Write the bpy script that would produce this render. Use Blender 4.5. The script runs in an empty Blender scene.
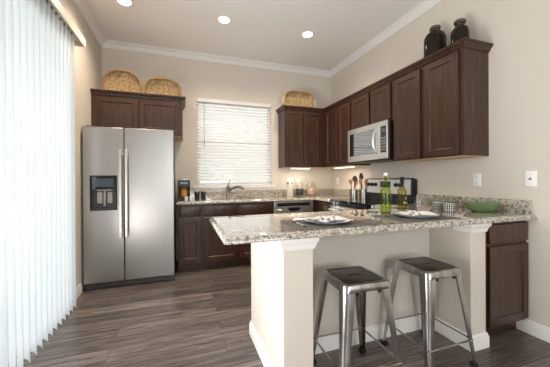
import bpy, bmesh, math, random
from mathutils import Vector, Matrix
random.seed(7)
PI = math.pi
C = bpy.context.scene.collection
SC = bpy.context.scene

# ------------------------------------------------------------------ camera
cam_d = bpy.data.cameras.new('camera')
cam = bpy.data.objects.new('camera', cam_d); C.objects.link(cam)
cam.location = (0, 0, 1.1819)
cam_d.sensor_width = 36.0
cam_d.lens = 271.96 / 550 * 36
cam_d.shift_y = -(183.5 - 180.28) / 550
cam_d.clip_start = 0.05
cam.matrix_world = (Matrix.Translation((0, 0, 1.1819)) @ Matrix.Rotation(-0.3281, 4, 'Z')
                    @ Matrix.Rotation(PI/2 - 0.0034, 4, 'X') @ Matrix.Rotation(-0.0055, 4, 'Z'))
SC.camera = cam

# ------------------------------------------------------------------ light
SC.view_settings.view_transform = 'Standard'
SC.view_settings.look = 'None'
SC.view_settings.gamma = 1
SC.view_settings.exposure = 0.3
SC.view_settings.use_curve_mapping = False

w = bpy.data.worlds.new('sky'); SC.world = w; w.use_nodes = True
bg = w.node_tree.nodes['Background']
bg.inputs['Color'].default_value = (0.84, 0.925, 1.0, 1)
bg.inputs['Strength'].default_value = 3.2

def area(name, loc, rot, sx, sy, power, col):
    d = bpy.data.lights.new(name, 'AREA'); d.shape = 'RECTANGLE'
    d.size = sx; d.size_y = sy; d.energy = power; d.color = col
    o = bpy.data.objects.new(name, d); C.objects.link(o)
    o.location = loc; o.rotation_euler = rot
    return o
# added area lamp boosting daylight at the patio door's near half, left without vanes
area('patio_fill', (-1.06, 1.05, 1.3), (0, -PI/2-0.15, 0), 2.2, 0.9, 17, (0.90, 0.95, 1.0))
# added front fill lamp behind the camera, set in a made-up window
area('rear_fill', (1.0, -2.95, 1.45), (PI/2+0.12, 0, 0), 2.2, 1.9, 40, (0.97, 0.98, 1.0))
# added lamp low in that door, aimed up to brighten the ceiling
area('ceiling_fill', (-1.04, 1.05, 0.5), (0, -PI/2-0.9, 0), 0.6, 0.9, 36, (1.0, 0.98, 0.95))

# ------------------------------------------------------------------ materials
def srgb(r, g, b):
    f = lambda c: (c/255/12.92) if c/255 <= 0.04045 else ((c/255+0.055)/1.055)**2.4
    return (f(r), f(g), f(b), 1)
def mat(name, col, rough=0.5, metal=0.0, spec=0.5, trans=0.0, ior=1.45, coat=0.0, emit=None, estr=0.0, bump=None, coat_rough=0.1):
    m = bpy.data.materials.new(name); m.use_nodes = True
    b = m.node_tree.nodes['Principled BSDF']
    b.inputs['Base Color'].default_value = col
    b.inputs['Roughness'].default_value = rough
    b.inputs['Metallic'].default_value = metal
    b.inputs['Specular IOR Level'].default_value = spec
    b.inputs['Transmission Weight'].default_value = trans
    b.inputs['IOR'].default_value = ior
    b.inputs['Coat Weight'].default_value = coat
    b.inputs['Coat Roughness'].default_value = coat_rough
    if emit:
        b.inputs['Emission Color'].default_value = emit
        b.inputs['Emission Strength'].default_value = estr
    if bump:
        nt = m.node_tree
        tc = nt.nodes.new('ShaderNodeTexCoord')
        n = nt.nodes.new('ShaderNodeTexNoise'); n.inputs['Scale'].default_value = bump[0]; n.inputs['Detail'].default_value = 3
        bp = nt.nodes.new('ShaderNodeBump'); bp.inputs['Strength'].default_value = bump[1]; bp.inputs['Distance'].default_value = 0.004
        nt.links.new(tc.outputs['Object'], n.inputs['Vector'])
        nt.links.new(n.outputs['Fac'], bp.inputs['Height'])
        nt.links.new(bp.outputs['Normal'], b.inputs['Normal'])
    return m
def nodes(m):
    nt = m.node_tree
    return nt, nt.nodes, nt.links, nt.nodes['Principled BSDF']
def ramp(N, stops, interp='LINEAR'):
    r = N.new('ShaderNodeValToRGB'); cr = r.color_ramp; cr.interpolation = interp
    while len(cr.elements) < len(stops): cr.elements.new(0.5)
    for e, (p, c) in zip(cr.elements, stops): e.position = p; e.color = c
    return r
def mapping(N, L, coord='Object', scale=(1, 1, 1), rot=(0, 0, 0)):
    tc = N.new('ShaderNodeTexCoord'); mp = N.new('ShaderNodeMapping')
    mp.inputs['Scale'].default_value = scale; mp.inputs['Rotation'].default_value = rot
    L.new(tc.outputs[coord], mp.inputs['Vector'])
    return mp

M_wall = mat('wall_paint', srgb(211, 202, 190), 0.75, spec=0.25, bump=(220, 0.12))
M_wallwhite = mat('knee_wall_paint', srgb(211, 202, 190), 0.75, spec=0.25, bump=(220, 0.12))
M_ceil = mat('ceiling_paint', srgb(236, 232, 227), 0.85, spec=0.2, bump=(150, 0.15))
M_trim = mat('white_trim_paint', srgb(232, 229, 224), 0.4, spec=0.4)
M_plastic = mat('white_plastic', srgb(238, 236, 232), 0.35)
M_greydot = mat('grey_plastic', srgb(130, 130, 130), 0.4)
M_silver = mat('silver_panel', srgb(206, 205, 202), 0.35, metal=0.15)
M_black = mat('black_plastic', srgb(22, 22, 24), 0.35)
M_blackglass = mat('black_glass', srgb(14, 14, 16), 0.05, spec=0.7)
M_chrome = mat('chrome', srgb(200, 198, 195), 0.14, metal=1)
M_nickel = mat('brushed_nickel', srgb(160, 154, 146), 0.28, metal=1)
M_darkgrey = mat('dark_grey_metal', srgb(78, 78, 80), 0.45, metal=0.6)
M_rubber = mat('black_rubber', srgb(20, 20, 20), 0.7)
M_bulb = mat('lit_lens', srgb(255, 250, 240), 0.4, emit=(1, 0.93, 0.82, 1), estr=6.0)
M_strip = mat('lit_strip', srgb(255, 250, 240), 0.4, emit=(1, 0.90, 0.72, 1), estr=3.0)
M_display = mat('display', srgb(58, 68, 76), 0.15, emit=(0.35, 0.5, 0.6, 1), estr=0.05)
M_mirrorglass = mat('mirrored_dark_glass', srgb(150, 152, 156), 0.03, metal=1)
M_greenled = mat('green_display', srgb(96, 120, 96), 0.2, emit=(0.5, 0.8, 0.5, 1), estr=0.06)
M_glass = bpy.data.materials.new('clear_glass')
M_pane = bpy.data.materials.new('window_pane')
M_greenglass = bpy.data.materials.new('green_glass')
M_amberglass = bpy.data.materials.new('olive_glass')
M_label = mat('dark_bottle_label', srgb(48, 38, 30), 0.5)
M_gold = mat('gold_print', srgb(200, 170, 90), 0.4, metal=0.6)
M_ceramic = mat('white_ceramic', srgb(236, 236, 236), 0.12)
M_bluerim = mat('slate_ceramic', srgb(105, 122, 135), 0.2)
M_greenceramic = mat('green_glazed_ceramic', srgb(102, 126, 82), 0.12, coat=0.3)
M_jug = mat('dark_brown_glaze', srgb(34, 25, 18), 0.09, spec=0.25)
M_jugneck = mat('bare_stoneware', srgb(78, 64, 52), 0.5)
M_mat = mat('woven_grey_placemat', srgb(104, 100, 96), 0.8, bump=(900, 0.5))
M_spoonwood = mat('light_spoon_wood', srgb(176, 132, 98), 0.55)
M_spoondark = mat('dark_spoon_wood', srgb(82, 52, 36), 0.5)
M_flour = mat('white_flour', srgb(226, 218, 204), 0.8)
M_beans = mat('dark_beans', srgb(60, 58, 58), 0.6, bump=(120, 1.0))
M_pink = mat('pinkish_grain', srgb(186, 152, 128), 0.8, bump=(140, 0.8))
M_amber = mat('amber_coffee_pods', srgb(220, 150, 60), 0.35, bump=(90, 0.5))
M_pine = mat('pale_pine_underside', srgb(206, 176, 132), 0.6)
M_rim = mat('basket_rim', srgb(160, 130, 90), 0.7)
M_paleloop = mat('pale_basket_handle', srgb(222, 200, 160), 0.6)
M_mesh = mat('valance_vinyl', srgb(232, 222, 208), 0.4)
M_sinksteel = mat('sink_steel', srgb(150, 146, 140), 0.3, metal=1)
M_paleground = mat('patio_concrete', srgb(206, 202, 195), 0.9)
M_stucco = mat('neighbour_stucco', srgb(176, 172, 166), 0.9)

def pane_nodes(m, tint=(0.97, 0.97, 0.97, 1), grazing=0.6):
    m.use_nodes = True
    nt = m.node_tree; N = nt.nodes; L = nt.links
    N.remove(N['Principled BSDF'])
    t = N.new('ShaderNodeBsdfTransparent'); t.inputs['Color'].default_value = tint
    g = N.new('ShaderNodeBsdfGlossy'); g.inputs['Roughness'].default_value = 0.0
    lw = N.new('ShaderNodeLayerWeight'); lw.inputs['Blend'].default_value = 0.5
    pw = N.new('ShaderNodeMath'); pw.operation = 'POWER'; pw.inputs[1].default_value = 4.0; L.new(lw.outputs['Facing'], pw.inputs[0])
    fr = N.new('ShaderNodeMath'); fr.operation = 'MULTIPLY_ADD'; fr.inputs[1].default_value = grazing; fr.inputs[2].default_value = 0.03; L.new(pw.outputs[0], fr.inputs[0])
    mx = N.new('ShaderNodeMixShader')
    L.new(fr.outputs[0], mx.inputs['Fac']); L.new(t.outputs['BSDF'], mx.inputs[1]); L.new(g.outputs['BSDF'], mx.inputs[2])
    L.new(mx.outputs['Shader'], N['Material Output'].inputs['Surface'])
pane_nodes(M_pane); pane_nodes(M_glass, (0.985, 0.99, 0.99, 1), 0.3)
pane_nodes(M_greenglass, (0.84, 0.90, 0.58, 1), 0.4); pane_nodes(M_amberglass, (0.84, 0.81, 0.55, 1), 0.4)

# cabinet wood, dark espresso with fine vertical grain
def wood_mat(name, a, b, c, rough=0.36, rot=(0, 0, 0), coat=0.12):
    m = mat(name, a, rough, coat=coat, coat_rough=0.25)
    nt, N, L, B = nodes(m)
    mp = mapping(N, L, 'Object', (14, 14, 1.1), rot)
    n = N.new('ShaderNodeTexNoise'); n.inputs['Scale'].default_value = 3.0; n.inputs['Detail'].default_value = 6; n.inputs['Distortion'].default_value = 0.15
    L.new(mp.outputs['Vector'], n.inputs['Vector'])
    r = ramp(N, [(0.3, a), (0.5, b), (0.72, c)])
    L.new(n.outputs['Fac'], r.inputs['Fac']); L.new(r.outputs['Color'], B.inputs['Base Color'])
    return m
M_cab = wood_mat('espresso_cabinet_wood', srgb(48, 28, 18), srgb(61, 38, 26), srgb(80, 52, 37))

# granite
def granite():
    m = mat('speckled_granite', (0.6, 0.55, 0.5, 1), 0.04, spec=0.6, coat=1.0, coat_rough=0.015)
    nt, N, L, B = nodes(m)
    mp = mapping(N, L)
    n1 = N.new('ShaderNodeTexNoise'); n1.inputs['Scale'].default_value = 34; n1.inputs['Detail'].default_value = 5; n1.inputs['Roughness'].default_value = 0.65
    n2 = N.new('ShaderNodeTexVoronoi'); n2.inputs['Scale'].default_value = 130
    n3 = N.new('ShaderNodeTexNoise'); n3.inputs['Scale'].default_value = 95; n3.inputs['Detail'].default_value = 4
    for n in (n1, n2, n3): L.new(mp.outputs['Vector'], n.inputs['Vector'])
    base = ramp(N, [(0.30, srgb(122, 115, 110)), (0.42, srgb(174, 167, 158)), (0.52, srgb(206, 201, 193)), (0.66, srgb(226, 223, 217))])
    L.new(n1.outputs['Fac'], base.inputs['Fac'])
    dark = ramp(N, [(0.0, (1, 1, 1, 1)), (0.37, (1, 1, 1, 1)), (0.42, (0, 0, 0, 1)), (1, (0, 0, 0, 1))])
    L.new(n3.outputs['Fac'], dark.inputs['Fac'])
    mx = N.new('ShaderNodeMixRGB'); L.new(dark.outputs['Color'], mx.inputs['Fac'])
    L.new(base.outputs['Color'], mx.inputs['Color1']); mx.inputs['Color2'].default_value = srgb(58, 58, 61)
    # crystal cells
    hs = N.new('ShaderNodeSeparateColor'); L.new(n2.outputs['Color'], hs.inputs['Color'])
    cr = ramp(N, [(0.0, srgb(128, 128, 130)), (0.10, srgb(184, 170, 156)), (0.2, srgb(232, 226, 216)), (1.0, srgb(240, 236, 228))], 'CONSTANT')
    L.new(hs.outputs['Red'], cr.inputs['Fac'])
    mx2 = N.new('ShaderNodeMixRGB'); mx2.blend_type = 'MULTIPLY'; mx2.inputs['Fac'].default_value = 0.75
    L.new(mx.outputs['Color'], mx2.inputs['Color1']); L.new(cr.outputs['Color'], mx2.inputs['Color2'])
    L.new(mx2.outputs['Color'], B.inputs['Base Color'])
    return m
M_granite = granite()

def floor_mat():
    m = mat('grey_brown_plank_floor', (0.2, 0.17, 0.15, 1), 0.33, spec=0.5)
    nt, N, L, B = nodes(m)
    mp = mapping(N, L)
    br = N.new('ShaderNodeTexBrick')
    br.offset = 0.37; br.inputs['Scale'].default_value = 1.0
    br.inputs['Brick Width'].default_value = 1.22; br.inputs['Row Height'].default_value = 0.15
    br.inputs['Mortar Size'].default_value = 0.0016; br.inputs['Mortar Smooth'].default_value = 0.3
    br.inputs['Color1'].default_value = srgb(108, 100, 96); br.inputs['Color2'].default_value = srgb(150, 141, 137)
    br.inputs['Mortar'].default_value = srgb(52, 46, 42)
    L.new(mp.outputs['Vector'], br.inputs['Vector'])
    # per plank shift so the grain does not run across joints
    mp2 = mapping(N, L, 'Object', (1.3, 22, 1))
    add = N.new('ShaderNodeVectorMath'); add.operation = 'MULTIPLY_ADD'
    add.inputs[1].default_value = (40, 40, 40)
    L.new(br.outputs['Color'], add.inputs[0]); L.new(mp2.outputs['Vector'], add.inputs[2])
    n = N.new('ShaderNodeTexNoise'); n.inputs['Scale'].default_value = 2.2; n.inputs['Detail'].default_value = 7; n.inputs['Distortion'].default_value = 1.0; n.inputs['Roughness'].default_value = 0.65
    L.new(add.outputs['Vector'], n.inputs['Vector'])
    gr = ramp(N, [(0.34, srgb(110, 102, 96)), (0.48, srgb(190, 182, 176)), (0.62, srgb(255, 252, 248))])
    L.new(n.outputs['Fac'], gr.inputs['Fac'])
    mx = N.new('ShaderNodeMixRGB'); mx.blend_type = 'MULTIPLY'; mx.inputs['Fac'].default_value = 0.9
    L.new(br.outputs['Color'], mx.inputs['Color1']); L.new(gr.outputs['Color'], mx.inputs['Color2'])
    L.new(mx.outputs['Color'], B.inputs['Base Color'])
    bp = N.new('ShaderNodeBump'); bp.inputs['Strength'].default_value = 0.25; bp.inputs['Distance'].default_value = 0.002
    L.new(n.outputs['Fac'], bp.inputs['Height']); L.new(bp.outputs['Normal'], B.inputs['Normal'])
    return m
M_floor = floor_mat()

def steel_mat(name, col, axis_scale, rough=0.26):
    m = mat(name, col, rough, metal=1.0)
    nt, N, L, B = nodes(m)
    mp = mapping(N, L, 'Object', axis_scale)
    n = N.new('ShaderNodeTexNoise'); n.inputs['Scale'].default_value = 3; n.inputs['Detail'].default_value = 3
    L.new(mp.outputs['Vector'], n.inputs['Vector'])
    bp = N.new('ShaderNodeBump'); bp.inputs['Strength'].default_value = 0.11; bp.inputs['Distance'].default_value = 0.01
    L.new(n.outputs['Fac'], bp.inputs['Height']); L.new(bp.outputs['Normal'], B.inputs['Normal'])
    return m
M_steel = steel_mat('brushed_stainless', srgb(170, 167, 163), (9, 9, 0.12), 0.33)
M_steel2 = steel_mat('brushed_stainless_trim', srgb(212, 208, 203), (0.5, 0.5, 40), 0.3)

def stool_mat(name, lo, hi, rough):
    m = mat(name, lo, rough, metal=1.0)
    nt, N, L, B = nodes(m)
    mp = mapping(N, L, 'Object', (1, 1, 0.35))
    n = N.new('ShaderNodeTexNoise'); n.inputs['Scale'].default_value = 16; n.inputs['Detail'].default_value = 5
    L.new(mp.outputs['Vector'], n.inputs['Vector'])
    r = ramp(N, [(0.35, lo), (0.65, hi)])
    L.new(n.outputs['Fac'], r.inputs['Fac']); L.new(r.outputs['Color'], B.inputs['Base Color'])
    return m
M_stool = stool_mat('gunmetal_stool_steel', srgb(150, 148, 146), srgb(196, 194, 190), 0.25)
M_stoolseat = stool_mat('dark_gunmetal_seat', srgb(74, 69, 65), srgb(96, 91, 86), 0.38)

def wicker():
    m = mat('woven_seagrass', srgb(176, 132, 76), 0.75)
    nt, N, L, B = nodes(m)
    mp = mapping(N, L, 'Object', (1, 1, 1))
    v = N.new('ShaderNodeTexVoronoi'); v.inputs['Scale'].default_value = 95
    n = N.new('ShaderNodeTexNoise'); n.inputs['Scale'].default_value = 40; n.inputs['Detail'].default_value = 4
    L.new(mp.outputs['Vector'], v.inputs['Vector']); L.new(mp.outputs['Vector'], n.inputs['Vector'])
    hs = N.new('ShaderNodeSeparateColor'); L.new(v.outputs['Color'], hs.inputs['Color'])
    r = ramp(N, [(0.0, srgb(132, 104, 70)), (0.3, srgb(182, 150, 106)), (0.7, srgb(206, 176, 132)), (1.0, srgb(226, 202, 162))])
    L.new(hs.outputs['Red'], r.inputs['Fac']); L.new(r.outputs['Color'], B.inputs['Base Color'])
    bp = N.new('ShaderNodeBump'); bp.inputs['Strength'].default_value = 0.9; bp.inputs['Distance'].default_value = 0.006; bp.invert = True
    L.new(v.outputs['Distance'], bp.inputs['Height']); L.new(bp.outputs['Normal'], B.inputs['Normal'])
    return m
M_wicker = wicker()

def translucent(name, col, tcol, fac):
    m = bpy.data.materials.new(name); m.use_nodes = True
    nt = m.node_tree; N = nt.nodes; L = nt.links
    B = N['Principled BSDF']; B.inputs['Base Color'].default_value = col; B.inputs['Roughness'].default_value = 0.45
    B.inputs['Specular IOR Level'].default_value = 0.3
    t = N.new('ShaderNodeBsdfTranslucent'); t.inputs['Color'].default_value = tcol
    mx = N.new('ShaderNodeMixShader'); mx.inputs['Fac'].default_value = fac
    L.new(B.outputs['BSDF'], mx.inputs[1]); L.new(t.outputs['BSDF'], mx.inputs[2])
    L.new(mx.outputs['Shader'], N['Material Output'].inputs['Surface'])
    return m
M_vane = translucent('white_vinyl_vane', srgb(240, 241, 240), srgb(244, 246, 246), 0.38)
M_slat = translucent('white_blind_slat', srgb(238, 238, 236), srgb(250, 250, 250), 0.27)

def checker():
    m = mat('black_white_diamond_glaze', (0.9, 0.9, 0.9, 1), 0.2)
    nt, N, L, B = nodes(m)
    tc = N.new('ShaderNodeTexCoord')
    g = N.new('ShaderNodeTexGradient'); g.gradient_type = 'RADIAL'
    L.new(tc.outputs['Object'], g.inputs['Vector'])
    sp = N.new('ShaderNodeSeparateXYZ'); L.new(tc.outputs['Object'], sp.inputs['Vector'])
    a = N.new('ShaderNodeMath'); a.operation = 'MULTIPLY'; a.inputs[1].default_value = 16
    L.new(g.outputs['Fac'], a.inputs[0])
    b = N.new('ShaderNodeMath'); b.operation = 'MULTIPLY'; b.inputs[1].default_value = 74
    L.new(sp.outputs['Z'], b.inputs[0])
    s = N.new('ShaderNodeMath'); s.operation = 'ADD'; L.new(a.outputs[0], s.inputs[0]); L.new(b.outputs[0], s.inputs[1])
    d = N.new('ShaderNodeMath'); d.operation = 'SUBTRACT'; L.new(a.outputs[0], d.inputs[0]); L.new(b.outputs[0], d.inputs[1])
    cmb = N.new('ShaderNodeCombineXYZ'); L.new(s.outputs[0], cmb.inputs['X']); L.new(d.outputs[0], cmb.inputs['Y']); cmb.inputs['Z'].default_value = 0.5
    ck = N.new('ShaderNodeTexChecker'); ck.inputs['Scale'].default_value = 1.0
    ck.inputs['Color1'].default_value = srgb(28, 28, 30); ck.inputs['Color2'].default_value = srgb(205, 203, 198)
    L.new(cmb.outputs['Vector'], ck.inputs['Vector']); L.new(ck.outputs['Color'], B.inputs['Base Color'])
    return m
M_checker = checker()

def napkin_mat():
    m = mat('printed_napkin_cloth', srgb(232, 230, 228), 0.8)
    nt, N, L, B = nodes(m)
    mp = mapping(N, L)
    v = N.new('ShaderNodeTexNoise'); v.inputs['Scale'].default_value = 32; v.inputs['Detail'].default_value = 3
    L.new(mp.outputs['Vector'], v.inputs['Vector'])
    r = ramp(N, [(0.36, srgb(112, 106, 104)), (0.42, srgb(200, 176, 172)), (0.46, srgb(236, 232, 230)), (0.64, srgb(238, 236, 234)), (0.70, srgb(140, 140, 138))])
    L.new(v.outputs['Fac'], r.inputs['Fac']); L.new(r.outputs['Color'], B.inputs['Base Color'])
    return m
M_napkin = napkin_mat()

# ------------------------------------------------------------------ helpers
def BM(): return bmesh.new()
def box(bm, x0, x1, y0, y1, z0, z1):
    vs = [bm.verts.new((x, y, z)) for x in (x0, x1) for y in (y0, y1) for z in (z0, z1)]
    for f in ((0, 1, 3, 2), (4, 6, 7, 5), (0, 4, 5, 1), (2, 3, 7, 6), (0, 2, 6, 4), (1, 5, 7, 3)):
        bm.faces.new([vs[i] for i in f])
    return vs
def prism(bm, poly, z0, z1, f=None):
    f = f or (lambda u, v, w: (u, v, w))
    a = [bm.verts.new(f(x, y, z0)) for x, y in poly]; b = [bm.verts.new(f(x, y, z1)) for x, y in poly]
    n = len(poly)
    bm.faces.new(a[::-1]); bm.faces.new(b)
    for i in range(n): bm.faces.new((a[i], a[(i+1) % n], b[(i+1) % n], b[i]))
def lathe(bm, prof, cx=0, cy=0, seg=24, cap=True, sx=1, sy=1):
    rings = []
    for r, z in prof:
        rings.append([bm.verts.new((cx + sx*r*math.cos(2*PI*k/seg), cy + sy*r*math.sin(2*PI*k/seg), z)) for k in range(seg)])
    for a, b in zip(rings, rings[1:]):
        for k in range(seg): bm.faces.new((a[k], a[(k+1) % seg], b[(k+1) % seg], b[k]))
    if cap:
        bm.faces.new(rings[0][::-1]); bm.faces.new(rings[-1])
def tube(bm, pts, r, seg=8, flat=1.0):
    pts = [Vector(p) for p in pts]; n = len(pts); rings = []
    rr = r if isinstance(r, (list, tuple)) else [r]*n
    up = Vector((0, 0, 1)); prev = None
    for i, p in enumerate(pts):
        t = (pts[min(i+1, n-1)] - pts[max(i-1, 0)]).normalized()
        if prev is None:
            a = t.cross(up) if abs(t.dot(up)) < 0.95 else t.cross(Vector((1, 0, 0)))
        else: a = prev - t*prev.dot(t)
        a.normalize(); prev = a; b = t.cross(a)
        rings.append([bm.verts.new(p + rr[i]*(math.cos(2*PI*k/seg)*a + flat*math.sin(2*PI*k/seg)*b)) for k in range(seg)])
    for x, y in zip(rings, rings[1:]):
        for k in range(seg): bm.faces.new((x[k], x[(k+1) % seg], y[(k+1) % seg], y[k]))
    bm.faces.new(rings[0][::-1]); bm.faces.new(rings[-1])
def offset_poly(poly, d):
    """inset a CCW polygon by d (negative grows it)"""
    n = len(poly); out = []
    for i in range(n):
        p0, p1, p2 = Vector(poly[i-1]), Vector(poly[i]), Vector(poly[(i+1) % n])
        a = (p1-p0).normalized(); b = (p2-p1).normalized()
        na, nb = Vector((-a.y, a.x)), Vector((-b.y, b.x))
        m = (na+nb); m = m/ max(1e-6, m.dot(na)) if m.length > 1e-6 else na
        out.append(p1 + m*d)
    return out
def slab(bm, poly, rings):
    """stack of inset polygons: rings = [(inset, z), ...] bottom to top"""
    R = [[bm.verts.new((p.x, p.y, z)) for p in offset_poly(poly, d)] for d, z in rings]
    n = len(poly)
    for a, b in zip(R, R[1:]):
        for i in range(n): bm.faces.new((a[i], a[(i+1) % n], b[(i+1) % n], b[i]))
    bm.faces.new(R[0][::-1]); bm.faces.new(R[-1])
def sweep(bm, path, prof, closed=False):
    """profile [(out, z)] swept along an xy path; 'out' is to the right of travel, corners mitred"""
    n = len(path); P = [Vector(p) for p in path]; rings = []
    for i in range(n):
        d = []
        if i > 0 or closed: d.append((P[i]-P[i-1]).normalized())
        if i < n-1 or closed: d.append((P[(i+1) % n]-P[i]).normalized())
        ns = [Vector((t.y, -t.x)) for t in d]
        m = ns[0] if len(ns) == 1 else (ns[0]+ns[1])/max(1e-6, (ns[0]+ns[1]).dot(ns[0]))
        rings.append([bm.verts.new((P[i].x+m.x*o, P[i].y+m.y*o, z)) for o, z in prof])
    k = len(prof)
    pairs = list(zip(rings, rings[1:])) + ([(rings[-1], rings[0])] if closed else [])
    for a, b in pairs:
        for j in range(k): bm.faces.new((a[j], a[(j+1) % k], b[(j+1) % k], b[j]))
    if not closed:
        bm.faces.new(rings[0]); bm.faces.new(rings[-1][::-1])

def wloc(o):
    v = Vector((0, 0, 0))
    while o is not None: v += Vector(o.location); o = o.parent
    return v
def thing(name, label, cat, loc=(0, 0, 0), group=None):
    o = bpy.data.objects.new(name, None); C.objects.link(o); o.location = loc
    o.empty_display_size = 0.1
    return tag(o, label, cat, group)
def tag(o, label, cat=None, group=None):
    o['label'] = label
    if cat: o['category'] = cat
    if group: o['group'] = group
    return o
def obj(name, bm, m, parent=None, bevel=0, seg=2, angle=35, smooth=True, label=None, wn=False):
    """links the world-space bmesh as ONE mesh object; top-level ones get their origin at the base centre"""
    bmesh.ops.recalc_face_normals(bm, faces=bm.faces)
    if parent is None:
        xs = [v.co for v in bm.verts]
        o0 = Vector(((min(v.x for v in xs)+max(v.x for v in xs))/2, (min(v.y for v in xs)+max(v.y for v in xs))/2, min(v.z for v in xs)))
    else: o0 = wloc(parent)
    if parent is None:
        bmesh.ops.translate(bm, verts=bm.verts, vec=-o0)
    else: bmesh.ops.translate(bm, verts=bm.verts, vec=-o0)
    me = bpy.data.meshes.new(name); bm.to_mesh(me); bm.free()
    me.materials.append(m)
    if smooth:
        me.shade_smooth(); me.set_sharp_from_angle(angle=math.radians(angle))
    o = bpy.data.objects.new(name, me); C.objects.link(o)
    if parent is None: o.location = o0
    else: o.parent = parent
    if bevel:
        b = o.modifiers.new('bevel', 'BEVEL'); b.width = bevel; b.segments = seg; b.limit_method = 'ANGLE'; b.angle_limit = math.radians(40)
    if label: o['label'] = label
    return o
def cut(o, cutter_bm):
    """subtract a world-space solid and bake the result"""
    bmesh.ops.recalc_face_normals(cutter_bm, faces=cutter_bm.faces)
    me = bpy.data.meshes.new('tmp'); cutter_bm.to_mesh(me); cutter_bm.free()
    c = bpy.data.objects.new('tmp', me); C.objects.link(c)
    c.location = -wloc(o)
    keep = (o.parent, Vector(o.location)); o.parent = None; o.location = (0, 0, 0)
    md = o.modifiers.new('cut', 'BOOLEAN'); md.object = c; md.operation = 'DIFFERENCE'; md.solver = 'EXACT'
    mods = [x for x in o.modifiers if x.type == 'BEVEL']
    for x in mods: x.show_viewport = False; x.show_render = False
    bpy.context.view_layer.update()
    dg = bpy.context.evaluated_depsgraph_get()
    nm = bpy.data.meshes.new_from_object(o.evaluated_get(dg))
    o.modifiers.remove(md); old = o.data; o.data = nm; nm.name = old.name
    for x in mods: x.show_viewport = True; x.show_render = True
    bpy.data.objects.remove(c); o.parent, o.location = keep[0], keep[1]
    nm.set_sharp_from_angle(angle=math.radians(35))
def struct(name, bm, m, parent=None, **k):
    o = obj(name, bm, m, parent, **k)
    if parent is None: o['kind'] = 'structure'
    return o
def copy_tree(o, parent=None):
    c = o.copy(); C.objects.link(c); c.parent = parent
    for ch in list(o.children): copy_tree(ch, c)
    return c

# ------------------------------------------------------------------ dimensions
XL, XR, YB, ZC = -1.02, 2.492, 4.2205, 3.05
YR = -3.0
HC, HT = 0.91, 0.872; HB = HC+0.0006            # counter top and underside
DU = 0.2987; XU = XR-DU; YU = YB-DU; ZUB, ZUT = 1.372, 2.28

# ------------------------------------------------------------------ room shell
bm = BM(); box(bm, XL-0.12, XR+0.12, YR, YB+0.12, -0.06, 0); struct('floor', bm, M_floor, smooth=False)
bm = BM(); box(bm, XL-0.12, XR+0.12, YR, YB+0.12, ZC, ZC+0.1); struct('ceiling', bm, M_ceil, smooth=False)
bm = BM(); box(bm, XR, XR+0.12, YR, YB+0.12, 0, ZC); struct('wall_right', bm, M_wall, smooth=False)
# back wall with the window opening
WX0, WX1, WZ0, WZ1 = 0.205, 1.378, 1.085, 2.405
def wall_with_hole(bm, f, u0, u1, v0, v1, a0, a1, b0, b1, t0, t1):
    """one shell with a rectangular hole (u,v) extruded between t0 and t1"""
    us, vs = sorted({u0, a0, a1, u1}), sorted({v0, b0, b1, v1})
    V = {}
    def vert(u, v, t):
        if (u, v, t) not in V: V[(u, v, t)] = bm.verts.new(f(u, v, t))
        return V[(u, v, t)]
    inside = lambda i, j: us[i] >= a0-1e-9 and us[i+1] <= a1+1e-9 and vs[j] >= b0-1e-9 and vs[j+1] <= b1+1e-9
    for i in range(len(us)-1):
        for j in range(len(vs)-1):
            if inside(i, j): continue
            q = [(us[i], vs[j]), (us[i+1], vs[j]), (us[i+1], vs[j+1]), (us[i], vs[j+1])]
            bm.faces.new([vert(u, v, t0) for u, v in q]); bm.faces.new([vert(u, v, t1) for u, v in q[::-1]])
            for (di, dj, e0, e1) in ((0, -1, 0, 1), (1, 0, 1, 2), (0, 1, 2, 3), (-1, 0, 3, 0)):
                ii, jj = i+di, j+dj
                if ii < 0 or jj < 0 or ii >= len(us)-1 or jj >= len(vs)-1 or inside(ii, jj):
                    (p, r), (q2, s) = q[e0], q[e1]
                    bm.faces.new((vert(p, r, t0), vert(p, r, t1), vert(q2, s, t1), vert(q2, s, t0)))
bm = BM(); wall_with_hole(bm, lambda u, v, t: (u, YB+t, v), XL-0.12, XR, 0, ZC, WX0, WX1, WZ0, WZ1, 0, 0.12)
struct('wall_back', bm, M_wall, smooth=False)
PY0, PY1, PZ = 0.55, 2.98, 2.44
bm = BM(); wall_with_hole(bm, lambda u, v, t: (XL-t, u, v), YR, YB, 0, ZC, PY0, PY1, 0, PZ, 0, 0.12)
struct('wall_left', bm, M_wall, smooth=False)
bm = BM(); wall_with_hole(bm, lambda u, v, t: (u, YR-t, v), XL-0.12, XR+0.12, 0, ZC, -0.15, 2.15, 0.45, 2.45, 0, 0.12)
struct('wall_rear', bm, M_wall, smooth=False)
bm = BM(); wall_with_hole(bm, lambda u, v, t: (u, YR-0.04-t, v), -0.15, 2.15, 0.45, 2.45, -0.09, 2.09, 0.51, 2.39, 0, 0.05)
w2 = struct('rear_fill_window', bm, M_trim, smooth=False)  # unseen window, made up to house the rear fill lamp
bm = BM(); box(bm, -0.1, 2.1, YR-0.067, YR-0.063, 0.5, 2.4); obj('pane', bm, M_pane, w2)

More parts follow.
